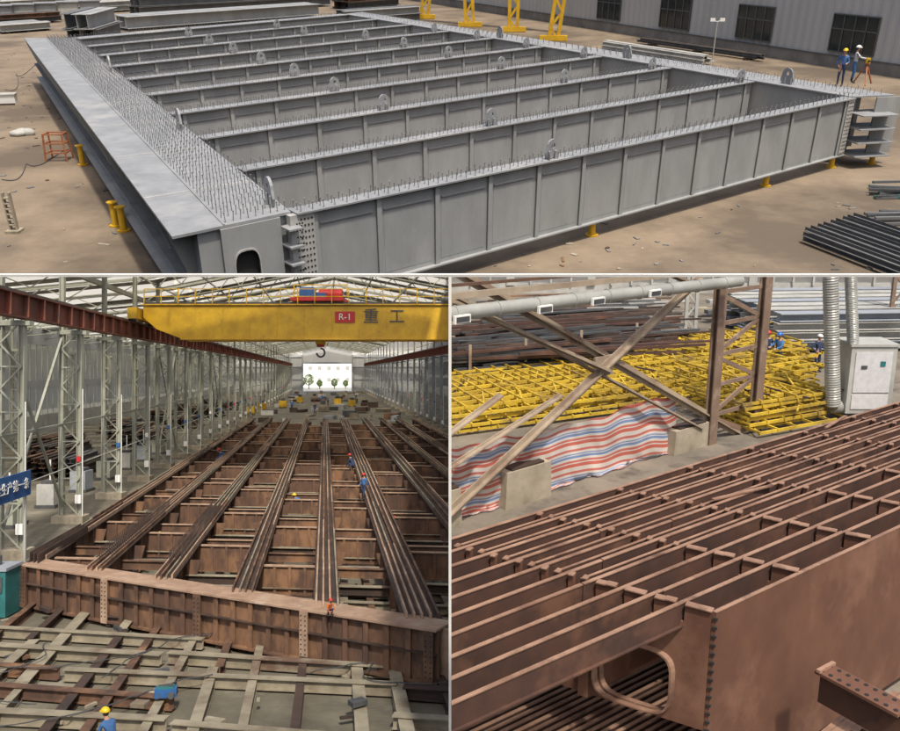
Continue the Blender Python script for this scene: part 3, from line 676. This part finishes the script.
def tree(p,h,seed):
    rr=random.Random(seed); mb=MB(); mb.cyl(p,p+Z*h*.5,.25,M_bark,r2=.14,n=8)
    for k in range(7):
        a=rr.uniform(0,6.28); q=p+Z*h*rr.uniform(.3,.5); mb.cyl(q,q+Vector((cos(a)*h*.2,sin(a)*h*.2,h*.25)),.14,M_bark,r2=.04,n=5)
    for k in range(420):
        a=rr.uniform(0,6.28); e=rr.uniform(-1,1); r=h*.34*rr.uniform(.3,1)**.5; c=p+Vector((cos(a)*r*(1-e*e)**.5,sin(a)*r*(1-e*e)**.5,h*.62+e*h*.36))
        n1=Vector((rr.uniform(-1,1),rr.uniform(-1,1),rr.uniform(-1,1))).normalized(); n2=n1.orthogonal().normalized(); s_=rr.uniform(.2,.45)
        mb.add([c-n1*s_,c+n2*s_*.5,c+n1*s_,c-n2*s_*.5],[(0,1,2,3)],M_leaf)
    mb.build('tree',S)
for k,x in enumerate((-11,-7.5,-2.5,4.5,10)): tree(hp(x,400+R(-6,20)),R(4,8),k)
mb=MB()
mb.add([hp(-60,341,.03),hp(60,341,.03),hp(60,560,.03),hp(-60,560,.03)],[(0,1,2,3)],M_lsteel)
mb.build('outdoor_pavement',S)
mb=MB(); yo=440  # added backdrop block, its sunlit white face keeps the doorway bright
mb.hexa([hp(-50,yo),hp(50,yo),hp(50,yo+12),hp(-50,yo+12)],[hp(-50,yo,20),hp(50,yo,20),hp(50,yo+12,20),hp(-50,yo+12,20)],M_white)
for i in range(20):
    for z in(4,10,15): mb.box(hp(-46+i*4.8,yo-.03,z),(1.8,.1,1.8),M_lsteel)
mb.box(hp(0,yo+6,20.3),(104,14,.5),M_lsteel)
mb.build('doorway_backdrop',S)
for k in range(18):
    mb=MB(); y0=34+k*9.5; x0=-18.5-(k%3)*3.4
    for l in range(4):
        for j in range(6):
            p=hp(x0-j*.75+R(-.1,.1),y0+R(-.5,.5),.5+l*.38); mb.ib(p,hp(xph(p),p.y+7.5,p.z),.4,.34,random.choice([M_rustd,M_dsteel,M_rail,M_rust]),.04,.04)
    for t in(.5,6.5): mb.bar(hp(x0-4.4,y0+t,.1),hp(x0+.6,y0+t,.1),.3,.2,M_rustd)
    mb.build('steel_beam_stack',S)
mb=MB()
for k in range(9):
    p=hp(-16.3,31+k*6.5); mb.box(p+Z*.8,(1.0,1.3,1.2),[M_lsteel,M_colb,M_col][k%3],0); mb.box(p+Z*1.5,(.7,.9,.2),M_dsteel); mb.cyl(p+Z*1.5,p+Z*2.8,.05,M_white,n=6); mb.box(p+Z*.1,(1.2,1.5,.2),M_dsteel)
mb.build('welding_power_units',S)
mb=MB()
for u,v in((250,412),(262,408),(283,405),(338,402),(352,404),(300,400)):
    p=S.bp(u,v+3); mb.box(p+Z*.9,(1.6,1.0,1.4),M_yellow); mb.box(p+Z*1.9,(.8,.7,.6),M_dsteel); 
    for sx in(-.6,.6): mb.cyl(p+Vector((sx,-.5,.2)),p+Vector((sx,.5,.2)),.22,M_dsteel,n=10)
mb.build('welding_carriages',S)
mb=MB()
for k in range(70):
    p=hp(R(-11,13),R(121,320)); mb.box(p+Z*R(.2,.7),(R(.5,3),R(.5,4),R(.3,1.3)),random.choice([M_rust,M_rail,M_rustd,M_colb,M_lsteel,M_dsteel]),R(-.2,.2))
mb.build('stored_steel_parts',S)
c0=S.aty(-6,494,30.0); c1=S.aty(31,482,33.0); 
mb=MB(); dd=(c1-c0).normalized(); up_=Z*.95
c0b=c0-up_*.5; c1b=c1-up_*.5; nn=dd.cross(Z).normalized()*.06
mb.hexa([c0b,c1b,c1b-nn,c0b-nn],[c0b+up_,c1b+up_,c1b+up_-nn,c0b+up_-nn],M_blue)
for t in(.1,.9): p=lerp(c0b,c1b,t)-nn*1.5; mb.bar(Vector((p.x,p.y,0)),p+up_,.08,.08,M_lsteel)
sg=mb.build('banner_sign',S)
cu=text(S,'全生产第一条',lerp(c0,c1,.47)+dd.cross(Z).normalized()*.03,.46,M_white,sg,'banner_text',math.atan2(dd.y,dd.x))
for (u,v,hpx,hd,sh,pa,ha,po,z) in((364,500,27,2.6,M_denim,M_navy,M_hatR,'walk',zf),(402,607,27,.5,M_orangec,M_navy,M_hatR,'bend',0),(444,682,50,1.2,M_denim,M_navy,M_hatR,'bend',0),(330,616,18,3.5,M_orangec,M_navy,M_hatR,'crouch',zf),
        (110,752,42,1.0,M_denim,M_navy,M_hatY,'crouch',.3),(315,415,13,3,M_navy,M_navy,M_hatR,'stand',0),(292,412,13,3,M_denim,M_navy,M_hatY,'walk',0),(322,404,10,3,M_denim,M_navy,M_hatR,'stand',0),(352,470,16,1,M_navy,M_navy,M_hatR,'crouch',zf),(328,408,11,2,M_navy,M_navy,M_hatB,'stand',0),
        (300,520,24,1,M_denim,M_navy,M_hatY,'bend',0.1),(395,540,24,2,M_navy,M_navy,M_hatR,'stand',.1),(225,470,20,2,M_denim,M_navy,M_hatR,'bend',.1),(160,555,22,.4,M_navy,M_navy,M_hatY,'crouch',.3)):
    q=S.bp(u,v,z); k={'crouch':1.6,'bend':1.3}.get(po,1); person(S,q,hpx*k*q.y/850,hd,sh,pa,ha,po)
for u,v,s_ in((166,697,.55),):
    mb=MB(); p=S.bp(u,v,.36); mb.box(p+Z*.22*s_,(.9*s_,.5*s_,.36*s_),M_blue,.2); mb.box(p+Z*.42*s_,(.7*s_,.4*s_,.05),M_teal,.2)
    mb.bar(p+Vector((-.3*s_,0,.45*s_)),p+Vector((.3*s_,0,.55*s_)),.05,.05,M_dsteel)
    for sx in(-.3,.3): mb.cyl(p+Vector((sx*s_,-.3*s_,.08)),p+Vector((sx*s_,.3*s_,.08)),.08,M_dsteel,n=10)
    mb.build('welding_machine',S)
mb=MB(); p=S.bp(-2,615); mb.box(p+Z*.8,(1.0,1.0,1.5),M_teal); mb.box(p+Z*1.6,(1.1,1.1,.1),M_colb); mb.box(p+Vector((.2,-.52,1.1)),(.4,.04,.5),M_dsteel); mb.cyl(p+Z*1.65,p+Z*1.95,.12,M_dsteel,n=8); mb.build('machine_cabinet',S)

# =================================================================== BOTTOM RIGHT : ORTHOTROPIC DECK
S=BR
zfl=-2.2
mb=MB(); mb.add([Vector((-40,2,zfl)),Vector((60,2,zfl)),Vector((60,120,zfl)),Vector((-40,120,zfl))],[(0,1,2,3)],M_floor2); mb.build('workshop_floor',S)
P0=S.bp(712,612); PA=S.bp(900,525); PB=S.bp(452,546)
dA=(PA-P0).normalized(); dB=(PB-P0).normalized()
def ln_int(p,d,q,e):
    det=d.x*(-e.y)+e.x*d.y; r=q-p; t=(r.x*(-e.y)+e.x*r.y)/det; return p+d*t
f0=S.bp(520,518); f1=S.bp(900,402); dAf=(f1-f0).normalized()
FB=ln_int(P0,dB,f0,dAf); WB=(FB-P0).length
NRB=10; LA=16.0
def rib_pt(j,t):
    w=j/NRB; dd=(dA*(1-w)+dAf*w).normalized(); return P0+(FB-P0)*w+dd*t
rh=.13
SP=1.35
mb=MB()
for j in range(1,NRB+1):
    t=(-4.2 if j<NRB else 0)+R(0,.2)
    while t<LA:
        t2=t+R(4,7)
        a=rib_pt(j,t)+Z*R(-.014,.008); b=rib_pt(j,min(t2,LA))+Z*R(-.014,.008)
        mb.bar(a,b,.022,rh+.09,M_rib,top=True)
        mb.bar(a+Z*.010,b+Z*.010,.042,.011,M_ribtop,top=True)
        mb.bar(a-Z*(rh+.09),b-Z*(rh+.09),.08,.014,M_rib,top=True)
        t=t2+.015
    if 4<=j<NRB:
        a=rib_pt(j+.5,0.05)-Z*.03; b=rib_pt(j+.5,LA)-Z*.03
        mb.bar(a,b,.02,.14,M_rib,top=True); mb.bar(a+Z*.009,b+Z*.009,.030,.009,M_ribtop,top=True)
mb.build('deck_ribs',S)
depth=1.25
def vd(u,v): return S.vp(u,v,P0,PB)
def diaphragm(t,name,first=False):
    mb=MB(); step=.5
    j=0.0
    while j<NRB-1e-6:
        a=rib_pt(j,t); b=rib_pt(j+step,t); d=(b-a).normalized(); th=dA*.03; g=.045; top=R(.004,.016)
        g0=g if (j and (abs(j-round(j))<.1 or j>=4)) else 0; g1=g if (abs(j+step-round(j+step))<.1 or j+step>=4) else 0
        a2=a+d*g0; b2=b-d*g1
        mb.hexa([a-Z*.30,b-Z*.30,b-Z*.30+th,a-Z*.30+th],[a-Z*.17+d*.001,b-Z*.17-d*.001,b-Z*.17+th,a-Z*.17+th],M_bplate)
        mb.hexa([a2-Z*.17,b2-Z*.17,b2-Z*.17+th,a2-Z*.17+th],[a2+Z*top,b2+Z*top,b2+th+Z*top,a2+th+Z*top],M_bplate)
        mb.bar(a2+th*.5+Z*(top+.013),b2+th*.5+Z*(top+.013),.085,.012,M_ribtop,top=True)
        j+=step
    cuts=[0,.40,.65,1.0] if first else [0,.25,.5,.75,1.0]
    for c in range(len(cuts)-1):
        a=rib_pt(NRB*cuts[c],t); b=rib_pt(NRB*cuts[c+1],t); d=(b-a).normalized(); W=(b-a).length; th=dA*.03
        mid=lerp(a,b,.5)-Z*(.30+(depth-.30)/2); hh=(depth-.30)/2; out=[];inn=[]
        if first and c==0:
            pr_=vd(672,678); pl_=vd(598,672); pt_=vd(635,643); pb_=vd(640,706)
            hw=(pr_-pl_).length/2; hv=abs(pt_.z-pb_.z)/2; cc=lerp(pr_,pl_,.5); cc.z=(pt_.z+pb_.z)/2
            cc.z=min(cc.z,-.32-hv)
        else:
            hw=min(.34,W*.34); hv=.24; cc=lerp(a,b,.5)-Z*.65
        for i in range(32):
            an=2*pi*i/32; ca,sa=cos(an),sin(an); k=1/max(abs(ca),abs(sa)); out.append(mid+d*ca*k*W/2+Z*sa*k*hh)
            se=lambda x:math.copysign(abs(x)**.5,x); inn.append(cc+d*se(ca)*hw+Z*se(sa)*hv)
        mb.ring(out,inn,th,M_bplate)
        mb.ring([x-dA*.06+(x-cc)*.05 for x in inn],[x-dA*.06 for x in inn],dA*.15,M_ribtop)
    for j in range(4,NRB+1,4):
        a=rib_pt(j,t); mb.bar(a-Z*.32-dA*.06,a-Z*depth-dA*.06,.03,.10,M_bplate,up=dB)
    mb.build(name,S)
for k in range(12): diaphragm(k*SP,'diaphragm_plate',k==0)
mb=MB()
for j in(4,7,10):
    for k in range(11):
        a=rib_pt(j,k*SP+.05)-Z*.29; b=rib_pt(j,(k+1)*SP-.02)-Z*.29
        mb.bar(a,b,.03,depth-.29,M_bplate,top=True)
mb.build('longitudinal_web',S)
mb=MB(); a=P0-dA*.0-dB*.04; b=P0+dA*LA-dB*.04
th=dB*.035
mb.hexa([a-Z*2.1,b-Z*2.1,b-Z*2.1+th,a-Z*2.1+th],[a,b,b+th,a+th],M_bplate)
mb.bar(a+th*.5+Z*.008,b+th*.5+Z*.008,.04,.007,M_ribtop,top=True)
for i in range(14): mb.box(a-Z*(.06+i*.09)-dA*.006,(.04,.02,.022),M_hole,math.atan2(dB.y,dB.x))
mb.build('side_plate',S)
mb=MB(); c=[rib_pt(0,-5),rib_pt(NRB,-5),rib_pt(NRB,LA),rib_pt(0,LA)]
mb.hexa([x-Z*(depth+.95) for x in c],[x-Z*(depth+.90) for x in c],M_rustd)
for j in range(1,NRB*3): 
    mb.bar(rib_pt(j/3,-5)-Z*(depth+.66),rib_pt(j/3,LA)-Z*(depth+.66),.03,.18,M_rib); mb.bar(rib_pt(j/3,-5)-Z*(depth+.56),rib_pt(j/3,LA)-Z*(depth+.56),.04,.015,M_ribtop)
mb.build('bottom_plate',S)
mb=MB()
for k in range(40):
    j=random.choice([float(x) for x in range(2,NRB-1)]); t=R(.1,12); a=rib_pt(j,t)
    mb.prism([a-Z*.02+dB*.03,a-Z*.25+dB*.03,a-Z*.25+dB*.24,a-Z*.18+dB*.24],dA*.02,M_ribtop if k%3==0 else M_bplate)
mb.build('rib_brackets',S)
mb=MB()
for k in range(4):
    j=R(6,9.5); t=R(1,9); mb.bar(rib_pt(j,t)+Z*.03,rib_pt(j+R(-.7,.7),t+R(.6,1.0))+Z*.03,R(.03,.05),.02,random.choice([M_ribtop,M_rib]))
mb.build('loose_flat_bars',S)
mb=MB(); a=S.bp(822,668,-.75); b=S.bp(905,712,-.75)
dd=(b-a).normalized(); 
mb.bar(a,b,.24,.03,M_bplate); mb.bar(a-Z*.015,b-Z*.015,.03,.35,M_rib,top=True); mb.bar(a+Z*.03+dd*.02,a+Z*.03+dd*.06,.26,.03,M_ribtop)
for i in range(9):
    for s_ in(-.07,.07): c=lerp(a,b,(i+.5)/9)+dd.cross(Z)*s_+Z*.016; mb.cyl(c,c+Z*.006,.02,M_hole,n=8)
mb.build('bolted_bracket',S)
mb=MB()
for i in range(9):
    a=S.bp(820+i*11,742-i*1.5,-1.3); b=S.bp(866+i*10,704-i*2,-1.3); mb.bar(a,b,.05,.12,M_rib); mb.bar(a+Z*.067,b+Z*.067,.06,.012,M_ribtop)
mb.build('flat_bar_bundle',S)
G0=S.bp(492,512,zfl); G1=S.bp(742,432,zfl)
def vq(u,v,off=0.0):
    n=Vector((-(G1-G0).y,(G1-G0).x,0)).normalized(); n=n if n.y<0 else -n
    return S.vp(u,v,G0+n*off,G1+n*off)
nv=Vector((-(G1-G0).y,(G1-G0).x,0)).normalized(); nv=nv if nv.y<0 else -nv
mb=MB()
def br(u0,v0,u1,v1,w,off=0,m=M_brace):
    a=vq(u0,v0,off);b=vq(u1,v1,off); mb.bar(a,b,w,.03,m,up=nv); mb.bar(a+nv*.05-Z*0,b+nv*.05,.03,.10,m,up=nv)
br(440,262,752,441,.19,.0); br(700,278,440,522,.22,.12); br(452,302,610,372,.11,.2); br(446,292,700,428,.07,.05)
br(445,436,500,395,.10,.2); br(690,283,640,262,.1,0); br(560,395,445,470,.09,.05)
c=vq(603,366,.08); mb.box(c,(.5,.06,.4),M_brace,math.atan2((G1-G0).y,(G1-G0).x))
mb.build('cross_bracing',S)
def lat2(u0,u1,vt,vb,off,m,name='lattice_column',w=.17):
    mb=MB(); A0=vq(u0,vb,off);A1=vq(u0,vt,off);B0_=vq(u1,vb,off);B1_=vq(u1,vt,off)
    for p,q in((A0,A1),(B0_,B1_)):
        q=Vector((p.x,p.y,q.z)); mb.bar(Vector((p.x,p.y,zfl)),q,w,.03,m,up=nv); mb.bar(Vector((p.x,p.y,zfl))+nv*.07,q+nv*.07,.03,.13,m,up=nv)
        mb.bar(Vector((p.x,p.y,zfl))+nv*.14,q+nv*.14,w*.9,.025,m,up=nv)
    n=6; 
    for i in range(n):
        z0=lerp(A0.z,A1.z,i/n);z1=lerp(A0.z,A1.z,(i+1)/n); x0,x1=(A0,B0_) if i%2 else(B0_,A0)
        mb.bar(Vector((x0.x,x0.y,z0)),Vector((x1.x,x1.y,z1)),.10,.05,m,up=nv); mb.bar(Vector((x0.x,x0.y,z1)),Vector((x1.x,x1.y,z1)),.09,.05,m,up=nv)
    mb.build(name,S)
lat2(707,750,262,446,0,M_brown,w=.30)
def lat3(u,v,wpx,m):
    p=S.bp(u,v,zfl); mb=MB(); w=wpx*p.y/850
    for s_ in(-1,1): mb.bar(p+Vector((s_*w/2,0,0)),p+Vector((s_*w/2,0,4)),.12,.12,m)
    for i in range(8): mb.bar(p+Vector(((-1)**i*w/2,0,i*.5)),p+Vector((-(-1)**i*w/2,0,(i+1)*.5)),.06,.06,m)
    mb.build('lattice_column',S)
lat3(690,330,10,M_lsteel); lat3(893,345,12,M_brown)
for u0,u1,vt,vb in((505,550,468,540),(672,708,428,488),(450,462,490,560)):
    mb=MB(); a=vq(u0,vb,.1);b=vq(u1,vb,.1);zt_=vq((u0+u1)/2,vt,.1).z; t=nv*-.32
    a.z=b.z=zfl
    o=Z*(zt_-zfl); i_=(b-a).normalized()*.03
    mb.hexa([a,b,b+t,a+t],[a+o+i_,b+o-i_,b+o-i_+t,a+o+i_+t],M_conc)
    mb.box(lerp(a,b,.5)+t*.5+o+Z*.02,((b-a).length*.7,.25,.04),M_rustd,math.atan2((b-a).y,(b-a).x)); mb.build('concrete_pier',S)
mb=MB(); nu,nw=70,22; vs=[];uvs=[]
for j in range(nw+1):
    for i in range(nu+1):
        s_=i/nu;t=j/nw; ub=lerp(448,676,s_); vtop=lerp(448,428,s_*2) if s_<.5 else lerp(428,392,(s_-.5)*2); vbot=lerp(565,515,s_)
        vtop+=2*sin(s_*21)+1.2*sin(s_*47)
        p=vq(ub,lerp(vbot,vtop,t),-.12-.05*sin(s_*24+t*1.5)*(1-.3*t)-.03*sin(s_*57-t*4)-.03*sin(t*11+s_*19)-.02*sin(s_*91+t*17))
        if p.z<zfl+.02: p.z=zfl+.02
        vs.append(p); uvs.append((s_,t+.012*sin(s_*9)+.006*sin(s_*41)))
fs=[(j*(nu+1)+i,j*(nu+1)+i+1,(j+1)*(nu+1)+i+1,(j+1)*(nu+1)+i) for j in range(nw) for i in range(nu)]
me=bpy.data.meshes.new('tarpaulin_sheet'); me.from_pydata([tuple(v) for v in vs],[],fs); me.materials.append(M_tarp)
uvl=me.uv_layers.new(name='UVMap')
for lp in me.loops: uvl.data[lp.index].uv=uvs[lp.vertex_index]
for p in me.polygons: p.use_smooth=True
bm=bmesh.new(); bm.from_mesh(me); bmesh.ops.bisect_plane(bm,geom=bm.verts[:]+bm.edges[:]+bm.faces[:],plane_co=S.planes()[0][0],plane_no=(1,0,0),clear_inner=True); bm.to_mesh(me); bm.free()
o=bpy.data.objects.new('tarpaulin_sheet',me); sc.collection.objects.link(o); o.matrix_world=S.M
mb=MB(); a=vq(440,315,.6); b=vq(740,281,.6); mb.cyl(a,b,.12,M_duct,n=14)
for i in range(9): c=lerp(a,b,(i+.3)/9); e=(b-a).normalized()*.03; mb.cyl(c,c+e,.135,M_duct,n=14)
for u,v in((462,319),(545,309),(598,301),(655,293)):
    c=vq(u,v+0,.76); mb.box(c,(.32,.05,.13),M_white,math.atan2((b-a).y,(b-a).x)); mb.box(c+nv*.03,(.26,.02,.08),M_dsteel,math.atan2((b-a).y,(b-a).x))
mb.bar(a+Z*.28,b+Z*.28,.08,.1,M_brace); mb.bar(a-Z*.0+Z*.45,b+Z*.4,.05,.05,M_rust)
mb.build('ventilation_duct',S)
def yframes(u0,v0,u1,v1,depth_,lay,name='yellow_lattice_frames'):
    mb=MB(); p=S.bp(u0,v0,zfl);q=S.bp(u1,v1,zfl); d=(q-p).normalized(); s_=Vector((-d.y,d.x,0)); s_=s_ if s_.y>0 else -s_; L_=(q-p).length
    for l in range(lay):
        z=.12+l*.12; o=d*R(-.3,.3)+s_*R(-.15,.2)+s_*l*.06; tilt=R(-.04,.04)
        for r in range(int(depth_/.4)+1):
            mb.bar(p+o+s_*(r*.4+R(-.04,.04))+Z*z,q+o+s_*(r*.4+R(-.08,.08))+Z*(z+tilt)+d*R(-.4,.2),R(.03,.06),.07,M_yellow2)
        n=int(L_/.5)
        for i in range(n+1):
            c=lerp(p,q,i/n)+o; mb.bar(c+Z*(z+.04)-s_*.05,c+Z*(z+.04)+s_*(depth_+.05)+d*R(-.1,.1),R(.03,.05),.05,M_yellow2)
            if i<n and (i+l)%2==0: mb.bar(c+Z*(z+.02),c+d*.55+s_*depth_*.5+Z*(z+.02),.035,.035,M_yellow2)
        for i in range(5):
            c=lerp(p,q,R(0,1))+s_*R(0,depth_)+Z*(z+.08); an=R(0,3); mb.bar(c,c+Vector((cos(an),sin(an),R(-.1,.15)))*R(.5,1.3),.04,.04,random.choice([M_yellow2,M_yellow2,M_rustd]))
    mb.build(name,S)
yframes(440,440,690,405,2.4,5); yframes(440,418,690,386,1.7,5); yframes(752,438,838,422,2.0,6); yframes(745,418,830,404,2.2,7); yframes(640,392,815,374,2.2,6); yframes(690,376,806,366,2.6,6)
mb=MB()
for k in range(240):
    u0=R(440,520);v0=R(355,392)-(u0-440)*.05; p=S.bp(u0,v0,zfl)+Z*R(.1,1.15); d=Vector((1,R(.2,.5),R(-.02,.02))).normalized(); mb.bar(p,p+d*R(4.5,7.5),R(.05,.12),R(.04,.1),random.choice([M_dsteel,M_rustd,M_dsteel,M_rib,M_rustd]))
for k in range(4):
    p=S.bp(470+k*55,390-k*9,zfl); mb.bar(p,p+Z*1.3,.08,.08,M_brace)
mb.build('steel_bar_stack',S)
mb=MB()
for k in range(90):
    p=S.bp(R(470,560),R(310,338),zfl)+Z*R(.1,.7); mb.bar(p,p+Vector((R(4,6),R(.4,2.2),0)),R(.06,.2),.06,random.choice([M_dsteel,M_rustd,M_lsteel,M_rust]))
mb.build('steel_bar_stack',S)
mb=MB()
for l in range(4):
    for k in range(7):
        p=S.bp(770,352,zfl)+Vector((R(-.2,.2),k*.9,.4+l*.32)); mb.ib(p,p+Vector((12,1.0,0)),.6,.28,M_lsteel if (k+l)%3 else M_colb,.03,.03)
mb.build('pale_steel_sections',S)
mb=MB()
for k in range(16):
    p=S.bp(R(690,780),R(316,332),zfl)+Z*R(.1,.7); mb.bar(p,p+Vector((R(3,6),R(.2,1),0)),.3,.15,random.choice([M_conc,M_brace,M_lsteel,M_greyd]))
mb.build('plate_stack',S)
mb=MB(); p=S.bp(858,418,zfl); yy=p.y; wbox=46*yy/850; zt_=S.vz(p,343); zb_=zfl+.25; mb.box(Vector((p.x,yy,(zt_+zb_)/2)),(wbox,wbox*.8,zt_-zb_),M_lsteel)
mb.box(Vector((p.x,yy,zt_+.03)),(wbox*1.06,wbox*.86,.06),M_lsteel)
for sx in(-1,1): 
    for sy in(-1,1): mb.box(Vector((p.x+sx*wbox*.42,yy+sy*wbox*.32,zfl+.12)),(.08,.08,.26),M_dsteel)
mb.box(Vector((p.x,yy-wbox*.41,lerp(zb_,zt_,.62))),(wbox*.8,.02,(zt_-zb_)*.6),M_whitec); mb.box(Vector((p.x+wbox*.2,yy-wbox*.425,lerp(zb_,zt_,.75))),(.12,.02,.12),M_teal); mb.box(Vector((p.x-wbox*.2,yy-wbox*.425,lerp(zb_,zt_,.7))),(.14,.02,.08),M_dsteel)
mb.box(Vector((p.x,yy-wbox*.41,lerp(zb_,zt_,.18))),(wbox*.8,.02,(zt_-zb_)*.22),M_whitec)
def flex(u,v0,v1,r):
    a=S.aty(u,v0,yy-.3); b=S.aty(u-3,v1,yy-.3); n=60; rs=[r*(1+.04*R(-1,1)) for _ in range(n+1)]
    for i in range(n): mb.cyl(lerp(a,b,i/n),lerp(a,b,(i+.5)/n),rs[i],M_duct,r2=r*1.09,n=12,cap=False); mb.cyl(lerp(a,b,(i+.5)/n),lerp(a,b,(i+1)/n),r*1.09,M_duct,r2=rs[i+1],n=12,cap=False)
flex(833,406,255,.17); flex(853,343,255,.13)
mb.cyl(S.aty(833,406,yy-.3),S.aty(850,408,yy-.1),.17,M_duct,n=12)
mb.build('dust_collector',S)
mb=MB(); yw=42.0
mb.hexa([Vector((-5,yw,zfl)),Vector((45,yw,zfl)),Vector((45,yw+.3,zfl)),Vector((-5,yw+.3,zfl))],[Vector((-5,yw,zfl+.5)),Vector((45,yw,zfl+.5)),Vector((45,yw+.3,zfl+.5)),Vector((-5,yw+.3,zfl+.5))],M_lsteel)
mb.add([Vector((-5,yw+.1,zfl+.5)),Vector((45,yw+.1,zfl+.5)),Vector((45,yw+.1,zfl+3.4)),Vector((-5,yw+.1,zfl+3.4))],[(0,1,2,3)],M_sky)
mb.box((20,yw,zfl+4.4),(50,.3,2),M_wall)
for i in range(50): mb.box((-5+i,yw-.05,zfl+1.9),(.1 if i%4 else .4,.15,3.0),M_lsteel)
for z in(1.2,2.2): mb.box((20,yw-.1,zfl+z),(50,.08,.08),M_lsteel)
mb.build('workshop_wall',S)
for (u,v,hpx,hd,sh,pa,ha,po) in((765,372,44,2.8,M_navy,M_navy,M_hatR,'stand'),(777,374,44,2.2,M_denim,M_navy,M_hatB,'reach'),(816,372,40,3.6,M_navy,M_navy,M_hatW,'hip'),(678,362,26,3.0,M_denim,M_navy,M_hatY,'stand')):
    q=S.bp(u,v,zfl); person(S,q,hpx*q.y/850,hd,sh,pa,ha,po)
# =================================================================== partition wall between halls
mb=MB(); y0=70.0; y1=620.0; w=.12
def wz(row,y):
    e=math.atan((CY-row)/F)-P; return CAM.z+y*math.tan(e)
mb.hexa([Vector((-w,y0,wz(760,y0))),Vector((w,y0,wz(760,y0))),Vector((w,y1,wz(500,y1))),Vector((-w,y1,wz(500,y1)))],[Vector((-w,y0,wz(262,y0))),Vector((w,y0,wz(262,y0))),Vector((w,y1,wz(262,y1))),Vector((-w,y1,wz(262,y1)))],M_white)
me=bpy.data.meshes.new('partition_wall'); me.from_pydata([tuple(v) for v in mb.v],[],mb.f); me.materials.append(M_white); o=bpy.data.objects.new('partition_wall',me); sc.collection.objects.link(o)
# =================================================================== light / camera
EL=radians(60); AZ=radians(18)
sd_=Vector((sin(AZ)*cos(EL),-cos(AZ)*cos(EL),sin(EL)))
L=bpy.data.lights.new('sun','SUN'); L.energy=3.8; L.angle=radians(3); L.color=(1,.93,.82); lo=bpy.data.objects.new('sun',L); sc.collection.objects.link(lo)
lo.rotation_euler=(-sd_).to_track_quat('-Z','Y').to_euler()
w=bpy.data.worlds.new('World'); sc.world=w; w.use_nodes=True; nt=w.node_tree; bg=nt.nodes['Background']; st=nt.nodes.new('ShaderNodeTexSky'); st.sky_type='NISHITA'; st.sun_disc=False
st.sun_elevation=EL; st.sun_rotation=pi-AZ; st.air_density=1.0; st.dust_density=6.0; st.ozone_density=1.0
nt.links.new(st.outputs[0],bg.inputs[0]); bg.inputs[1].default_value=.15
c=bpy.data.cameras.new('camera'); co=bpy.data.objects.new('camera',c); sc.collection.objects.link(co); sc.camera=co
c.sensor_width=36; c.lens=F/900*36; c.clip_start=.1; c.clip_end=20000; co.location=CAM; co.rotation_euler=(pi/2-P,0,0)
sc.view_settings.view_transform='Standard'; sc.view_settings.look='None'; sc.view_settings.exposure=0
print('objs',len(bpy.data.objects),'faces',sum(len(m.polygons) for m in bpy.data.meshes))
